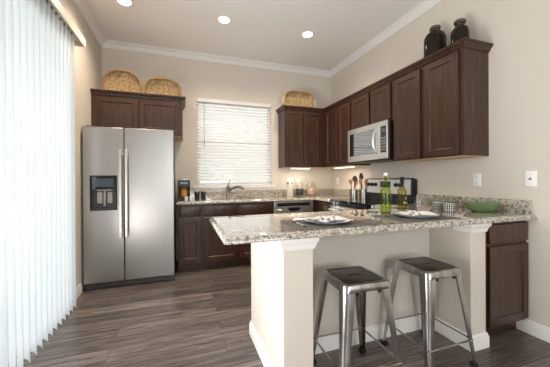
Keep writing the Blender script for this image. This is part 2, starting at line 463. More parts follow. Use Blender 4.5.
# window, its sill and its blind
bm = BM(); wall_with_hole(bm, lambda u, v, t: (u, YB+0.07+t, v), WX0, WX1, WZ0, WZ1, WX0+0.045, WX1-0.045, WZ0+0.045, WZ1-0.045, 0, 0.04)
win = struct('window_1', bm, M_trim, smooth=False)
bm = BM(); box(bm, WX0+0.045, WX1-0.045, YB+0.072, YB+0.10, 1.735, 1.775); obj('meeting_rail', bm, M_trim, win)
bm = BM(); box(bm, WX0+0.04, WX1-0.04, YB+0.088, YB+0.092, WZ0+0.04, WZ1-0.04); obj('pane', bm, M_pane, win, label='clear window glass')
bm = BM(); box(bm, 0.15, 1.43, YB-0.035, YB+0.07, 1.058, 1.085)
box(bm, 0.165, 1.415, YB-0.014, YB, 1.015, 1.058); struct('trim_1', bm, M_trim, bevel=0.004)

bl = thing('window_blind', 'white horizontal slat blind lowered over the window above the sink', 'blind', (0.79, YB+0.03, WZ0))
bm = BM(); box(bm, WX0+0.004, WX1-0.004, YB-0.012, YB+0.05, 2.352, WZ1); obj('headrail', bm, M_trim, bl, bevel=0.004)
bm = BM()
pitch = 0.0462; k = 0; z = 2.335
while z > 1.14:
    ca, sa = math.cos(math.radians(48)), math.sin(math.radians(48))
    pr = [(-0.025, -0.0013), (0, 0.0030), (0.025, -0.0013), (0.025, 0.0004), (0, 0.0047), (-0.025, 0.0004)]
    poly = [(YB+0.028 + u*ca - v*sa, z + u*sa + v*ca) for u, v in pr]
    prism(bm, poly, WX0+0.003, WX1-0.003, lambda u, v, t: (t, u, v))
    z -= pitch
obj('slats', bm, M_slat, bl)
bm = BM(); box(bm, WX0+0.008, WX1-0.008, YB+0.004, YB+0.05, 1.088, 1.108); obj('bottom_rail', bm, M_trim, bl, bevel=0.003)
for x in (WX0+0.22, 0.79, WX1-0.22):
    bm = BM(); tube(bm, [(x, YB-0.001, 1.1), (x, YB-0.001, 2.36)], 0.0015, 5); obj('ladder_cord', bm, M_trim, bl)
bm = BM(); tube(bm, [(WX0+0.11, YB-0.018, 2.36), (WX0+0.112, YB-0.018, 1.66)], 0.0045, 6); obj('tilt_wand', bm, M_greydot, bl, label='clear grey tilt wand')
bm = BM(); tube(bm, [(WX1-0.055, YB-0.018, 2.36), (WX1-0.055, YB-0.018, 1.38)], 0.002, 5); lathe(bm, [(0.003, 1.38), (0.009, 1.372), (0.009, 1.35), (0.002, 1.345)], WX1-0.055, YB-0.018, 8); obj('lift_cord', bm, M_trim, bl)

# patio door in the left wall
bm = BM(); wall_with_hole(bm, lambda u, v, t: (XL-0.05-t, u, v), PY0, PY1, 0, PZ, PY0+0.06, PY1-0.06, 0.06, PZ-0.06, 0, 0.05)
door = struct('door_1', bm, M_trim, smooth=False)
bm = BM(); box(bm, XL-0.095, XL-0.052, 1.72, 1.81, 0.06, PZ-0.06); obj('meeting_stile', bm, M_trim, door)
bm = BM(); box(bm, XL-0.077, XL-0.073, PY0+0.05, PY1-0.05, 0.05, PZ-0.05); obj('pane', bm, M_pane, door, label='clear patio door glass')

# vertical blind
vb = thing('vertical_blind', 'tall white vertical blind covering the patio door at left', 'blind', (XL+0.06, 1.9, 0.02))
bm = BM()
box(bm, -0.911, -0.899, 0.35, 3.155, 2.495, 2.575); box(bm, XL+0.002, -0.911, 3.143, 3.155, 2.495, 2.575)
box(bm, XL+0.002, -0.911, 0.35, 3.155, 2.567, 2.575)
obj('valance', bm, M_mesh, vb, bevel=0.003)
bm = BM(); box(bm, -0.975, -0.935, 0.4, 3.10, 2.53, 2.56); obj('track', bm, M_trim, vb)
y = 2.945; k = 0
while y > 1.60:
    a = math.radians(46 + random.uniform(-2.5, 2.5))
    dx, dy = math.sin(a), -math.cos(a)           # along the vane: towards the room and towards the camera
    bm = BM(); pts = []
    for i in range(7):
        s = (i/6-0.5)*0.089; bow = 0.006*(1-(2*i/6-1)**2)
        pts.append((-0.950 + dx*s + dy*bow*-1, y + dy*s + dx*bow, ))
    th = 0.0009
    nx, ny = -dy, dx
    poly = [(px+nx*th, py+ny*th) for px, py in pts] + [(px-nx*th, py-ny*th) for px, py in pts[::-1]]
    prism(bm, poly, 0.028, 2.515)
    obj('vane', bm, M_vane, vb)
    bm = BM(); box(bm, -0.955, -0.945, y-0.004, y+0.004, 2.512, 2.535); obj('carrier_clip', bm, M_greydot, vb)
    y -= 0.0785; k += 1

# crown moulding, baseboards
crown = [(0.0, 2.9715), (0.012, 2.9715), (0.016, 2.984), (0.024, 2.990), (0.032, 3.010), (0.05, 3.026), (0.066, 3.032), (0.07, 3.041), (0.08, 3.043), (0.08, ZC), (0.0, ZC)]
bm = BM(); sweep(bm, [(XL, YR), (XL, YB), (XR, YB), (XR, YR)], crown); struct('trim_2', bm, M_trim)
base = [(0, 0), (0.014, 0), (0.014, 0.075), (0.010, 0.085), (0.007, 0.098), (0, 0.103)]
bm = BM(); sweep(bm, [(XL, 3.02), (XL, 3.36)], base); struct('baseboard_left', bm, M_trim)
bm = BM(); sweep(bm, [(XR, 1.412), (XR, YR)], base); struct('baseboard_right', bm, M_trim)
# the half wall that carries the peninsula
kw = [(0.4923, 1.3252), (0.6673, 1.3252), (0.6673, 1.6606), (1.8648, 1.6606), (1.8648, 1.3292), (2.0113, 1.3292), (2.0113, 1.79), (0.612, 1.79), (0.612, 2.0273), (0.4923, 2.0273)]
bm = BM(); prism(bm, kw, 0, HT-0.0006); struct('wall_peninsula', bm, M_wallwhite, bevel=0.004)
bm = BM(); sweep(bm, [(0.612, 2.0273), (0.4923, 2.0273), (0.4923, 1.3252), (0.6673, 1.3252), (0.6673, 1.6606), (1.8648, 1.6606), (1.8648, 1.3292), (2.0113, 1.3292), (2.0113, 1.345)][::-1],
      [(-o, z) for o, z in base]); struct('baseboard_peninsula', bm, M_trim)
cap = [(0, 0.808), (0.006, 0.808), (0.009, 0.818), (0.012, 0.832), (0.019, 0.846), (0.024, 0.852), (0.024, HT-0.0008), (0, HT-0.0008)]
bm = BM(); sweep(bm, [(0.4923, 1.50), (0.4923, 1.3252), (0.6673, 1.3252), (0.6673, 1.46)][::-1], [(-o, z) for o, z in cap]); struct('trim_3', bm, M_trim)
bm = BM(); sweep(bm, [(1.8648, 1.45), (1.8648, 1.3292), (2.0113, 1.3292), (2.0113, 1.348)][::-1], [(-o, z) for o, z in cap]); struct('trim_4', bm, M_trim)

bm = BM(); box(bm, -3.6, XL-0.125, -0.5, 4.2, 2.75, 2.9); struct('patio_roof', bm, M_stucco)
# outside: neighbour's wall and patio ground
bm = BM(); box(bm, -7, 8, 8.0, 8.4, -0.1, 5.6); struct('wall_neighbour', bm, M_stucco)
bm = BM(); box(bm, -8, 9, -6, 9.4, -0.2, -0.08); struct('ground', bm, M_paleground)

# ------------------------------------------------------------------ cabinets
def face_y(yf): return lambda u, v, w: (u, yf-w, v)
def face_x(xf): return lambda u, v, w: (xf-w, u, v)
def shaker(bm, f, u0, u1, v0, v1, t=0.02, m=0.055, rec=0.009, s=0.007):
    R = []
    for d, wv in ((0, 0.0), (0, t-0.003), (0.003, t), (m, t), (m+s, t-rec)):
        R.append([bm.verts.new(f(u, v, wv)) for u, v in ((u0+d, v0+d), (u1-d, v0+d), (u1-d, v1-d), (u0+d, v1-d))])
    for a, b in zip(R, R[1:]):
        for i in range(4): bm.faces.new((a[i], a[(i+1) % 4], b[(i+1) % 4], b[i]))
    bm.faces.new(R[0][::-1]); bm.faces.new(R[-1])
def slabfront(bm, f, u0, u1, v0, v1, t=0.02):
    R = []
    for d, wv in ((0, 0.0), (0, t-0.007), (0.004, t-0.002), (0.009, t)):
        R.append([bm.verts.new(f(u, v, wv)) for u, v in ((u0+d, v0+d), (u1-d, v0+d), (u1-d, v1-d), (u0+d, v1-d))])
    for a, b in zip(R, R[1:]):
        for i in range(4): bm.faces.new((a[i], a[(i+1) % 4], b[(i+1) % 4], b[i]))
    bm.faces.new(R[0][::-1]); bm.faces.new(R[-1])
G_UP, G_LOW = 'dark wall cabinets', 'dark base cabinets'
def cabinet(name, label, group, b, f, doors, drawers=(), toe=None, under=None):
    x0, x1, y0, y1, z0, z1 = b
    t = thing(name, label, 'cabinet', ((x0+x1)/2, (y0+y1)/2, 0 if toe else z0), group)
    bm = BM(); box(bm, *b); obj('body', bm, M_cab, t)
    for d in doors: bm = BM(); shaker(bm, f, *d); obj('door', bm, M_cab, t)
    for d in drawers: bm = BM(); slabfront(bm, f, *d); obj('drawer_front', bm, M_cab, t)
    if toe: bm = BM(); box(bm, *toe); obj('toe_kick', bm, M_cab, t)
    if under: bm = BM(); box(bm, *under); obj('underside', bm, M_pine, t, label='pale unfinished wood underside')
    return t
e = 0.0006
# over the fridge
FY = 3.76
fy = face_y(FY)
cabinet('wall_cabinet', 'dark two-door wall cabinet above the steel refrigerator', G_UP, (XL+0.002, 0.008, FY, YB-e, 1.752, 2.225), fy,
        [(-0.975, -0.512, 1.785, 2.185), (-0.497, -0.03, 1.785, 2.185)], under=(XL+0.01, 0.0, FY+0.01, YB-0.01, 1.748, 1.752))
# corner, back wall
fb = face_y(YU)
cabinet('wall_cabinet', 'dark two-door wall cabinet in the corner right of the window, basket on top', G_UP, (1.497, XU-e, YU, YB-e, ZUB, ZUT), fb,
        [(1.512, 1.806, ZUB+0.012, ZUT-0.036), (1.814, 2.108, ZUB+0.012, ZUT-0.036)], under=(1.505, XU-0.01, YU+0.01, YB-0.01, ZUB-0.004, ZUB))
fx = face_x(XU)
cabinet('wall_cabinet', 'dark wall cabinet on the right wall, innermost one beside the room corner', G_UP, (XU, XR-e, 3.525, YB-e, ZUB, ZUT), fx,
        [(3.545, 3.86, ZUB+0.012, ZUT-0.036)], under=(XU+0.01, XR-0.01, 3.535, YB-0.01, ZUB-0.004, ZUB))
cabinet('wall_cabinet', 'dark narrow wall cabinet just left of the microwave', G_UP, (XU, XR-e, 3.172, 3.524, ZUB, ZUT), fx,
        [(3.20, 3.49, ZUB+0.012, ZUT-0.036)], under=(XU+0.01, XR-0.01, 3.18, 3.515, ZUB-0.004, ZUB))
cabinet('wall_cabinet', 'dark short two-door wall cabinet directly above the microwave', G_UP, (XU, XR-e, 2.408, 3.171, 1.832, ZUT), fx,
        [(2.80, 3.15, 1.85, ZUT-0.036), (2.435, 2.755, 1.85, ZUT-0.036)])
cabinet('wall_cabinet', 'dark tall wall cabinet just right of the microwave', G_UP, (XU, XR-e, 2.012, 2.407, ZUB, ZUT), fx,
        [(2.038, 2.375, ZUB+0.012, ZUT-0.036)], under=(XU+0.01, XR-0.01, 2.02, 2.40, ZUB-0.004, ZUB))
cabinet('wall_cabinet', 'dark tall wall cabinet nearest the viewer, end panel showing, under the jugs', G_UP, (XU, XR-e, 1.619, 2.011, ZUB, ZUT), fx,
        [(1.650, 1.985, ZUB+0.012, ZUT-0.036)], under=(XU+0.01, XR-0.01, 1.625, 2.005, ZUB-0.004, ZUB))
# cabinet crown mouldings
def ccrown(z): return [(0.0012, z), (0.006, z), (0.008, z+0.008), (0.015, z+0.010), (0.017, z+0.020), (0.024, z+0.032), (0.033, z+0.038), (0.034, z+0.046), (0.041, z+0.048), (0.041, z+0.060), (0.0012, z+0.060)]
bm = BM(); sweep(bm, [(1.497, YB-e), (1.497, YU), (XU, YU), (XU, 1.619), (XR-e, 1.619)][::-1], [(-o, z) for o, z in ccrown(ZUT-0.024)])
tag(obj('cabinet_moulding', bm, M_cab), 'dark stepped crown moulding along the tops of the right wall cabinets', 'moulding', 'cabinet crown mouldings')
bm = BM(); sweep(bm, [(XL+0.002, FY), (0.008, FY), (0.008, YB-e)], ccrown(2.225-0.024))
tag(obj('cabinet_moulding', bm, M_cab), 'dark crown moulding around the top of the cabinet over the refrigerator', 'moulding', 'cabinet crown mouldings')
# base cabinets, back run
yf = YB-0.61+0.02; fl = face_y(yf)
cabinet('base_cabinet', 'dark narrow base cabinet beside the refrigerator, one drawer over one door', G_LOW, (-0.062, 0.242, yf, YB-e, 0.1, HT-e), fl,
        [(-0.045, 0.224, 0.125, 0.695)], [(-0.045, 0.224, 0.715, 0.848)], toe=(-0.062, 0.242, yf+0.07, YB-0.05, 0, 0.1))
cabinet('base_cabinet', 'dark wide sink base cabinet under the faucet, two false drawer fronts', G_LOW, (0.243, 1.205, yf, YB-e, 0.1, HT-0.20), fl,
        [(0.26, 0.69, 0.125, 0.695), (0.732, 1.186, 0.125, 0.695)], toe=(0.243, 1.205, yf+0.07, YB-0.05, 0, 0.1))
sb = C.objects['base_cabinet.001']
bm = BM(); box(bm, 0.243, 1.205, yf, yf+0.02, HT-0.20, HT-e); box(bm, 0.243, 0.263, yf+0.02, YB-e, HT-0.20, HT-e); box(bm, 1.185, 1.205, yf+0.02, YB-e, HT-0.20, HT-e); obj('face_frame', bm, M_cab, sb)
for u0, u1 in ((0.26, 0.69), (0.732, 1.186)): bm = BM(); slabfront(bm, fl, u0, u1, 0.715, 0.848); obj('drawer_front', bm, M_cab, sb)
fr = face_x(XR-0.59)
cabinet('base_cabinet', 'dark corner base cabinet between the dishwasher and the range', G_LOW, (1.822, XR-e, 3.18, YB-e, 0.1, HT-e), fl, [], toe=(1.822, 2.42, 3.66, YB-0.05, 0, 0.1))
cc = C.objects['base_cabinet.002']
for ch in list(cc.children):
    if ch.name.startswith('body'): bpy.data.objects.remove(ch)
bm = BM(); prism(bm, [(1.822, yf), (XR-0.59, yf), (XR-0.59, 3.18), (XR-e, 3.18), (XR-e, YB-e), (1.822, YB-e)], 0.1, HT-e); obj('body', bm, M_cab, cc)
bm = BM(); slabfront(bm, fr, 3.2, 3.56, 0.715, 0.848); obj('drawer_front', bm, M_cab, cc)
bm = BM(); shaker(bm, fr, 3.2, 3.56, 0.125, 0.695); obj('door', bm, M_cab, cc)
# end cabinet under the peninsula, at the right wall
fe = face_y(1.352)
cabinet('base_cabinet', 'dark base cabinet under the peninsula end against the right wall', G_LOW, (2.0135, XR-0.004, 1.352, 1.95, 0.1, HT-e), fe,
        [(2.062, XR-0.010, 0.118, 0.690)], [(2.062, XR-0.010, 0.712, 0.848)], toe=(2.03, XR-0.004, 1.415, 1.9, 0, 0.1))

# ------------------------------------------------------------------ countertops
def counter_rings(): return [(0.010, HT), (0.002, HT+0.003), (0.0, HT+0.010), (0.003, HT+0.018), (0.010, HT+0.028), (0.017, HT+0.034), (0.022, HT+0.0375), (0.026, HC)]
def counter(bm, poly, wall_edges):
    """slab whose free edges get the rounded nosing; wall_edges are squared back out to the wall"""
    n = len(poly); rings = []
    for d, z in counter_rings():
        P = offset_poly(poly, d)
        for i in wall_edges:                       # edge i runs poly[i] -> poly[i+1]
            a, b = Vector(poly[i]), Vector(poly[(i+1) % n])
            for j in (i, (i+1) % n):
                if abs(a.x-b.x) < 1e-6: P[j].x = a.x
                else: P[j].y = a.y
        rings.append([bm.verts.new((p.x, p.y, z)) for p in P])
    for a, b in zip(rings, rings[1:]):
        for i in range(n): bm.faces.new((a[i], a[(i+1) % n], b[(i+1) % n], b[i]))
    bm.faces.new(rings[0][::-1]); bm.faces.new(rings[-1])
XW = XR-e
bm = BM(); counter(bm, [(-0.078, 3.583), (1.857, 3.583), (1.857, 3.1705), (XW, 3.1705), (XW, YB-e), (-0.078, YB-e)], [2, 3, 4])
ct = tag(obj('countertop', bm, M_granite, angle=50), 'speckled granite countertop along the back wall under the window', 'countertop', 'granite countertops')
bm = BM(); prism(bm, offset_poly([(0.37, 3.70), (0.98, 3.70), (0.98, 4.07), (0.37, 4.07)], 0), 0.8, 1.0); cut(ct, bm)
bm = BM(); prism(bm, [(-0.07, YB-0.02), (XW-0.02, YB-0.02), (XW-0.02, 3.1705), (XW, 3.1705), (XW, YB-e), (-0.07, YB-e)], HC, HC+0.103); obj('backsplash', bm, M_granite, ct, bevel=0.003)
bm = BM(); counter(bm, [(0.182, 1.280), (XW, 1.280), (XW, 2.3645), (1.857, 2.3645), (1.857, 2.056), (0.182, 2.056)], [1, 2])
pt = tag(obj('countertop', bm, M_granite, angle=50), 'speckled granite peninsula countertop set for two above the stools', 'countertop', 'granite countertops')
bm = BM(); box(bm, XW-0.02, XW, 1.315, 2.3645, HC, HC+0.103); obj('backsplash', bm, M_granite, pt, bevel=0.003)

# sink and faucet
s = thing('sink', 'steel undermount sink basin set in the counter below the window', 'sink', (0.675, 3.885, 0.69))
bm = BM(); slab(bm, [(0.35, 3.68), (1.0, 3.68), (1.0, 4.09), (0.35, 4.09)], [(0.0, HT-0.003), (0.0, HT-0.001), (0.021, HT-0.001), (0.026, HT-0.02), (0.035, 0.72), (0.06, 0.70)])
bm.faces.ensure_lookup_table(); 
obj('basin', bm, M_sinksteel, s)
bm = BM(); lathe(bm, [(0.045, 0.700), (0.045, 0.703), (0.02, 0.702)], 0.675, 3.885, 16); obj('drain', bm, M_darkgrey, s)
fa = thing('faucet', 'nickel pull-out kitchen faucet with a lever standing at the window sink', 'faucet', (0.655, 4.13, HC+0.0006))
bm = BM(); lathe(bm, [(0.034, HC+0.0006), (0.034, HC+0.008), (0.026, HC+0.02), (0.022, HC+0.03), (0.022, HC+0.15), (0.025, HC+0.155), (0.025, HC+0.165), (0.018, HC+0.175)], 0.655, 4.13, 16); obj('base', bm, M_nickel, fa)
bm = BM(); tube(bm, [(0.66, 4.12, HC+0.08), (0.70, 4.09, HC+0.13), (0.76, 4.05, HC+0.165), (0.815, 4.015, HC+0.165), (0.85, 3.99, HC+0.14), (0.856, 3.986, HC+0.12)], [0.018, 0.017, 0.016, 0.017, 0.02, 0.02], 10); obj('spout', bm, M_nickel, fa)
bm = BM(); tube(bm, [(0.655, 4.13, HC+0.165), (0.66, 4.13, HC+0.21), (0.672, 4.125, HC+0.25), (0.695, 4.12, HC+0.265)], [0.012, 0.009, 0.008, 0.006], 8); obj('lever', bm, M_nickel, fa)

# ------------------------------------------------------------------ refrigerator
FX0, FXM, FX1, FYF, FZ = -0.998, -0.610, -0.093, 3.379, 1.76
fg = thing('refrigerator', 'tall stainless side-by-side refrigerator with a water dispenser at the left', 'refrigerator', (-0.5455, 3.78, 0))
bm = BM(); box(bm, FX0+0.004, FX1-0.004, FYF+0.072, 4.19, 0.02, FZ-0.015); obj('body', bm, M_darkgrey, fg, bevel=0.004)
bm = BM(); box(bm, FX0, FXM-0.003, FYF, FYF+0.068, 0.072, FZ); fd = obj('freezer_door', bm, M_steel, fg)
bm = BM(); box(bm, -0.93, -0.682, FYF-0.05, FYF+0.055, 0.868, 1.225); cut(fd, bm)
b_ = fd.modifiers.new('bevel', 'BEVEL'); b_.width = 0.008; b_.segments = 3; b_.limit_method = 'ANGLE'; b_.angle_limit = math.radians(60)
bm = BM(); box(bm, FXM+0.003, FX1, FYF, FYF+0.068, 0.072, FZ); obj('fridge_door', bm, M_steel, fg, bevel=0.008, seg=3)
for x in (-0.637, -0.581):
    bm = BM(); box(bm, x-0.013, x+0.013, FYF-0.062, FYF-0.042, 0.556, 1.515)
    box(bm, x-0.01, x+0.01, FYF-0.045, FYF+0.002, 0.575, 0.61); box(bm, x-0.01, x+0.01, FYF-0.045, FYF+0.002, 1.46, 1.495)
    obj('handle', bm, M_steel2, fg, bevel=0.004)
dp = BM(); wall_with_hole(dp, lambda u, v, t: (u, FYF-0.004+t, v), -0.936, -0.676, 0.855, 1.234, -0.922, -0.69, 0.88, 1.222, 0, 0.012); dpo = obj('dispenser', dp, M_black, fg, bevel=0.002)
bm = BM(); box(bm, -0.922, -0.69, FYF-0.002, FYF+0.02, 1.085, 1.222); obj('control_panel', bm, M_blackglass, dpo)
bm = BM(); box(bm, -0.90, -0.712, FYF-0.004, FYF-0.002, 1.112, 1.20); obj('display', bm, M_display, dpo)
bm = BM(); box(bm, -0.928, -0.684, FYF+0.05, FYF+0.054, 0.87, 1.09); obj('niche_back', bm, M_darkgrey, dpo)
bm = BM()
for x in (-0.85, -0.755): box(bm, x-0.026, x+0.026, FYF+0.028, FYF+0.038, 0.93, 1.055)
obj('paddle', bm, M_nickel, dpo, bevel=0.004)
bm = BM(); box(bm, -0.815, -0.79, FYF+0.015, FYF+0.05, 0.90, 1.075); box(bm, -0.875, -0.73, FYF+0.015, FYF+0.05, 1.065, 1.085); obj('nozzle', bm, M_nickel, dpo, bevel=0.003)
bm = BM(); box(bm, -0.922, -0.69, FYF-0.006, FYF+0.05, 0.862, 0.88); obj('drip_tray', bm, M_darkgrey, dpo, bevel=0.003)
bm = BM(); box(bm, FX0+0.10, FX1-0.10, FYF+0.03, FYF+0.08, 0.012, 0.062); obj('kick_grille', bm, M_darkgrey, fg, bevel=0.003)
for x in (FX0+0.05, FX1-0.05):
    bm = BM(); box(bm, x-0.05, x+0.05, FYF+0.012, FYF+0.09, 0.0, 0.065); obj('foot_cover', bm, M_darkgrey, fg, bevel=0.006)
for x in (FX0+0.06, FX1-0.06):
    bm = BM(); box(bm, x-0.04, x+0.04, FYF+0.03, FYF+0.13, FZ-0.015, FZ+0.012); obj('hinge_cover', bm, M_darkgrey, fg, bevel=0.004)
bm = BM(); box(bm, -0.215, -0.16, FYF-0.002, FYF+0.001, 1.700, 1.714); obj('badge', bm, M_nickel, fg)

# ------------------------------------------------------------------ microwave
mw = thing('microwave', 'stainless over-the-range microwave under the short wall cabinet', 'microwave', (2.3, 2.785, 1.40))
MX, MY0, MY1, MZ0, MZ1 = 2.118, 2.412, 3.168, 1.402, 1.829
bm = BM(); box(bm, MX+0.03, XR-0.002, MY0, MY1, MZ0, MZ1); obj('case', bm, M_black, mw, bevel=0.003)
bm = BM(); wall_with_hole(bm, lambda u, v, t: (MX+t, u, v), 2.545, MY1, MZ0+0.004, MZ1, 2.60, 3.125, MZ0+0.075, MZ1-0.06, 0, 0.03); obj('door', bm, M_steel2, mw, bevel=0.003)
bm = BM(); box(bm, MX+0.004, MX+0.028, 2.60, 3.125, MZ0+0.075, MZ1-0.06); obj('door_window', bm, M_mirrorglass, mw)
bm = BM(); wall_with_hole(bm, lambda u, v, t: (MX+t, u, v), MY0, 2.542, MZ0+0.004, MZ1, 2.435, 2.53, MZ0+0.075, MZ1-0.06, 0, 0.03); obj('control_frame', bm, M_steel2, mw, bevel=0.003)
bm = BM(); box(bm, MX+0.003, MX+0.028, 2.435, 2.53, MZ0+0.075, MZ1-0.06); kp = obj('control_panel', bm, M_blackglass, mw)
for r in range(5):
    for c_ in range(3):
        bm = BM(); box(bm, MX+0.0015, MX+0.003, 2.445+c_*0.028, 2.467+c_*0.028, 1.50+r*0.032, 1.52+r*0.032); obj('button', bm, M_greydot, kp)
bm = BM(); box(bm, MX+0.0015, MX+0.003, 2.445, 2.52, 1.70, 1.745); obj('clock_display', bm, M_display, kp)
bm = BM(); pts = [(MX-0.004-0.05*math.sin(PI*i/12)**0.7, 2.585, MZ0+0.075+0.285*i/12) for i in range(13)]; tube(bm, pts, 0.011, 10, 1.0); obj('handle', bm, M_steel2, mw)
bm = BM(); box(bm, MX+0.03, 2.45, 2.45, 3.13, MZ0-0.012, MZ0-0.0005); obj('vent_filter', bm, M_darkgrey, mw, bevel=0.003)

# ------------------------------------------------------------------ range
rg = thing('range', 'stainless and black range with knobs on its backguard on the right wall', 'range', (2.15, 2.784, 0))
RX, RY0, RY1 = 1.846, 2.401, 3.167
bm = BM(); box(bm, RX+0.03, XR-0.03, RY0, RY1, 0.03, 0.895); obj('body', bm, M_darkgrey, rg)
bm = BM(); box(bm, RX-0.012, XR-0.085, RY0, RY1, 0.896, 0.918); ck = obj('cooktop', bm, M_blackglass, rg, bevel=0.004, label='black glass cooktop')
for x, y_, r in ((2.02, 2.6, 0.10), (2.02, 2.97, 0.085), (2.27, 2.6, 0.075), (2.27, 2.97, 0.1)):
    bm = BM(); lathe(bm, [(r, 0.9181), (r, 0.9187), (r-0.004, 0.9187), (r-0.004, 0.9181)], x, y_, 28, cap=False); obj('burner_ring', bm, M_darkgrey, ck)
bm = BM(); box(bm, RX-0.008, RX+0.03, RY0+0.004, RY1-0.004, 0.845, 0.895); obj('front_strip', bm, M_black, rg, bevel=0.003, label='black strip below the cooktop')
bm = BM(); box(bm, RX-0.005, RX+0.03, RY0+0.004, RY1-0.004, 0.25, 0.842); dr = obj('oven_door', bm, M_steel2, rg, bevel=0.004)
bm = BM(); box(bm, RX-0.008, RX-0.004, RY0+0.12, RY1-0.12, 0.36, 0.68); obj('oven_window', bm, M_blackglass, dr)
bm = BM(); tube(bm, [(RX-0.05, RY0+0.06, 0.79), (RX-0.05, RY1-0.06, 0.79)], 0.012, 10)
for y_ in (RY0+0.09, RY1-0.09): tube(bm, [(RX-0.05, y_, 0.79), (RX-0.002, y_, 0.79)], 0.009, 8)
obj('oven_handle', bm, M_steel2, dr)
bm = BM(); box(bm, RX, RX+0.03, RY0+0.004, RY1-0.004, 0.06, 0.245); obj('drawer', bm, M_steel2, rg, bevel=0.004)
BX = 2.418
bm = BM(); prism(bm, [(BX-0.015, 0.9), (XR-0.004, 0.9), (XR-0.004, 1.172), (BX+0.008, 1.188), (BX+0.002, 1.176), (BX-0.005, 1.02)], RY0-0.035, RY1-0.006, lambda u, v, t: (u, t, v)); bgd = obj('backguard', bm, M_black, rg, bevel=0.003)
bm = BM(); prism(bm, [(BX-0.0115, 1.0), (BX-0.004, 1.0), (BX+0.004, 1.172), (BX-0.002, 1.172)], RY0-0.012, RY1-0.03, lambda u, v, t: (u, t, v)); cp = obj('control_panel', bm, M_silver, bgd, label='silver control panel')
for y_ in (3.10, 3.03, 2.96, 2.60, 2.53):
    bm = BM(); lathe(bm, [(0.024, 0), (0.024, 0.012), (0.02, 0.026), (0.016, 0.028)], 0, 0, 14)
    bmesh.ops.rotate(bm, verts=bm.verts, cent=(0, 0, 0), matrix=Matrix.Rotation(-PI/2, 3, 'Y')); bmesh.ops.translate(bm, verts=bm.verts, vec=(BX-0.006, y_, 1.108)); obj('knob', bm, M_black, bgd)
bm = BM(); box(bm, BX-0.008, BX+0.004, 2.70, 2.88, 1.075, 1.15); obj('clock_display', bm, M_blackglass, bgd)

# ------------------------------------------------------------------ dishwasher
dw = thing('dishwasher', 'stainless dishwasher under the back counter left of the corner', 'dishwasher', (1.513, 3.9, 0))
bm = BM(); box(bm, 1.209, 1.818, yf, YB-0.02, 0.1, HT-0.002); obj('body', bm, M_darkgrey, dw)
bm = BM(); box(bm, 1.213, 1.814, yf-0.03, yf-0.0005, 0.115, 0.755); obj('door', bm, M_steel2, dw, bevel=0.004)
bm = BM(); wall_with_hole(bm, lambda u, v, t: (u, yf-0.03+t, v), 1.213, 1.814, 0.76, HT-0.004, 1.26, 1.77, 0.795, 0.845, 0, 0.03); dcp = obj('control_panel', bm, M_steel2, dw, bevel=0.002)
bm = BM(); box(bm, 1.26, 1.77, yf-0.012, yf-0.0005, 0.795, 0.845); obj('pocket', bm, M_black, dcp, label='dark recessed control strip')
bm = BM(); prism(bm, [(1.415, 0.785), (1.615, 0.785), (1.60, 0.745), (1.57, 0.728), (1.46, 0.728), (1.43, 0.745)], yf-0.034, yf-0.0302, lambda u, v, t: (u, t, v)); obj('handle_pocket', bm, M_black, dw)
bm = BM(); tube(bm, [(1.40, yf-0.045, 0.79), (1.63, yf-0.045, 0.79)], 0.011, 8); box(bm, 1.405, 1.425, yf-0.045, yf-0.03, 0.782, 0.798); box(bm, 1.605, 1.625, yf-0.045, yf-0.03, 0.782, 0.798); obj('handle', bm, M_steel2, dw)
bm = BM(); box(bm, 1.213, 1.814, yf+0.06, yf+0.08, 0.0, 0.1); obj('toe_kick', bm, M_black, dw)

# ------------------------------------------------------------------ lights in the ceiling and under the cabinets
where = {0: 'leftmost of the row, over the refrigerator side', 1: 'middle of the row, in line with the window', 2: 'rightmost of the row, nearest the right wall'}
for i, (x, y_) in enumerate(((-0.562, 3.20), (0.471, 3.20), (1.542, 3.19))):
    t = thing('recessed_light', 'lit round recessed ceiling light, ' + where[i], 'ceiling light', (x, y_, ZC-0.006), 'recessed ceiling lights')
    bm = BM(); lathe(bm, [(0.088, ZC), (0.088, ZC-0.005), (0.07, ZC-0.006), (0.062, ZC-0.002)], x, y_, 28, cap=False); obj('trim_ring', bm, M_trim, t)
    bm = BM(); lathe(bm, [(0.064, ZC-0.004), (0.063, ZC-0.0015)], x, y_, 28); obj('lens', bm, M_bulb, t)
for i, (x, y_) in enumerate(((-0.562, 3.20), (0.471, 3.20), (1.542, 3.19))):
    d = bpy.data.lights.new('downlight', 'SPOT'); d.energy = 64; d.spot_size = math.radians(150); d.spot_blend = 0.9; d.shadow_soft_size = 0.06; d.color = (1, 0.84, 0.66)
    o = bpy.data.objects.new('downlight', d); C.objects.link(o); o.location = (x, y_, ZC-0.02)
def strip(label, x0, x1, y0, y1):
    t = thing('under_cabinet_light', label, 'light', ((x0+x1)/2, (y0+y1)/2, ZUB-0.022), 'under-cabinet lights')
    bm = BM(); box(bm, x0, x1, y0, y1, ZUB-0.022, ZUB-0.0045); obj('housing', bm, M_plastic, t, bevel=0.003)
    bm = BM(); box(bm, x0+0.012, x1-0.012, y0+0.008, y1-0.008, ZUB-0.026, ZUB-0.022); obj('lens', bm, M_strip, t)
    d = bpy.data.lights.new('strip_lamp', 'AREA'); d.shape = 'RECTANGLE'; d.size = max(0.05, x1-x0-0.03); d.size_y = max(0.05, y1-y0-0.03); d.energy = 1.3; d.color = (1, 0.86, 0.66)
    o = bpy.data.objects.new('strip_lamp', d); C.objects.link(o); o.location = ((x0+x1)/2, (y0+y1)/2, ZUB-0.03)
strip('lit strip light under the corner cabinet right of the window', 1.62, 1.95, YU+0.03, YU+0.10)
strip('lit strip light under the cabinet left of the microwave', XU+0.03, XU+0.11, 3.24, 3.72)

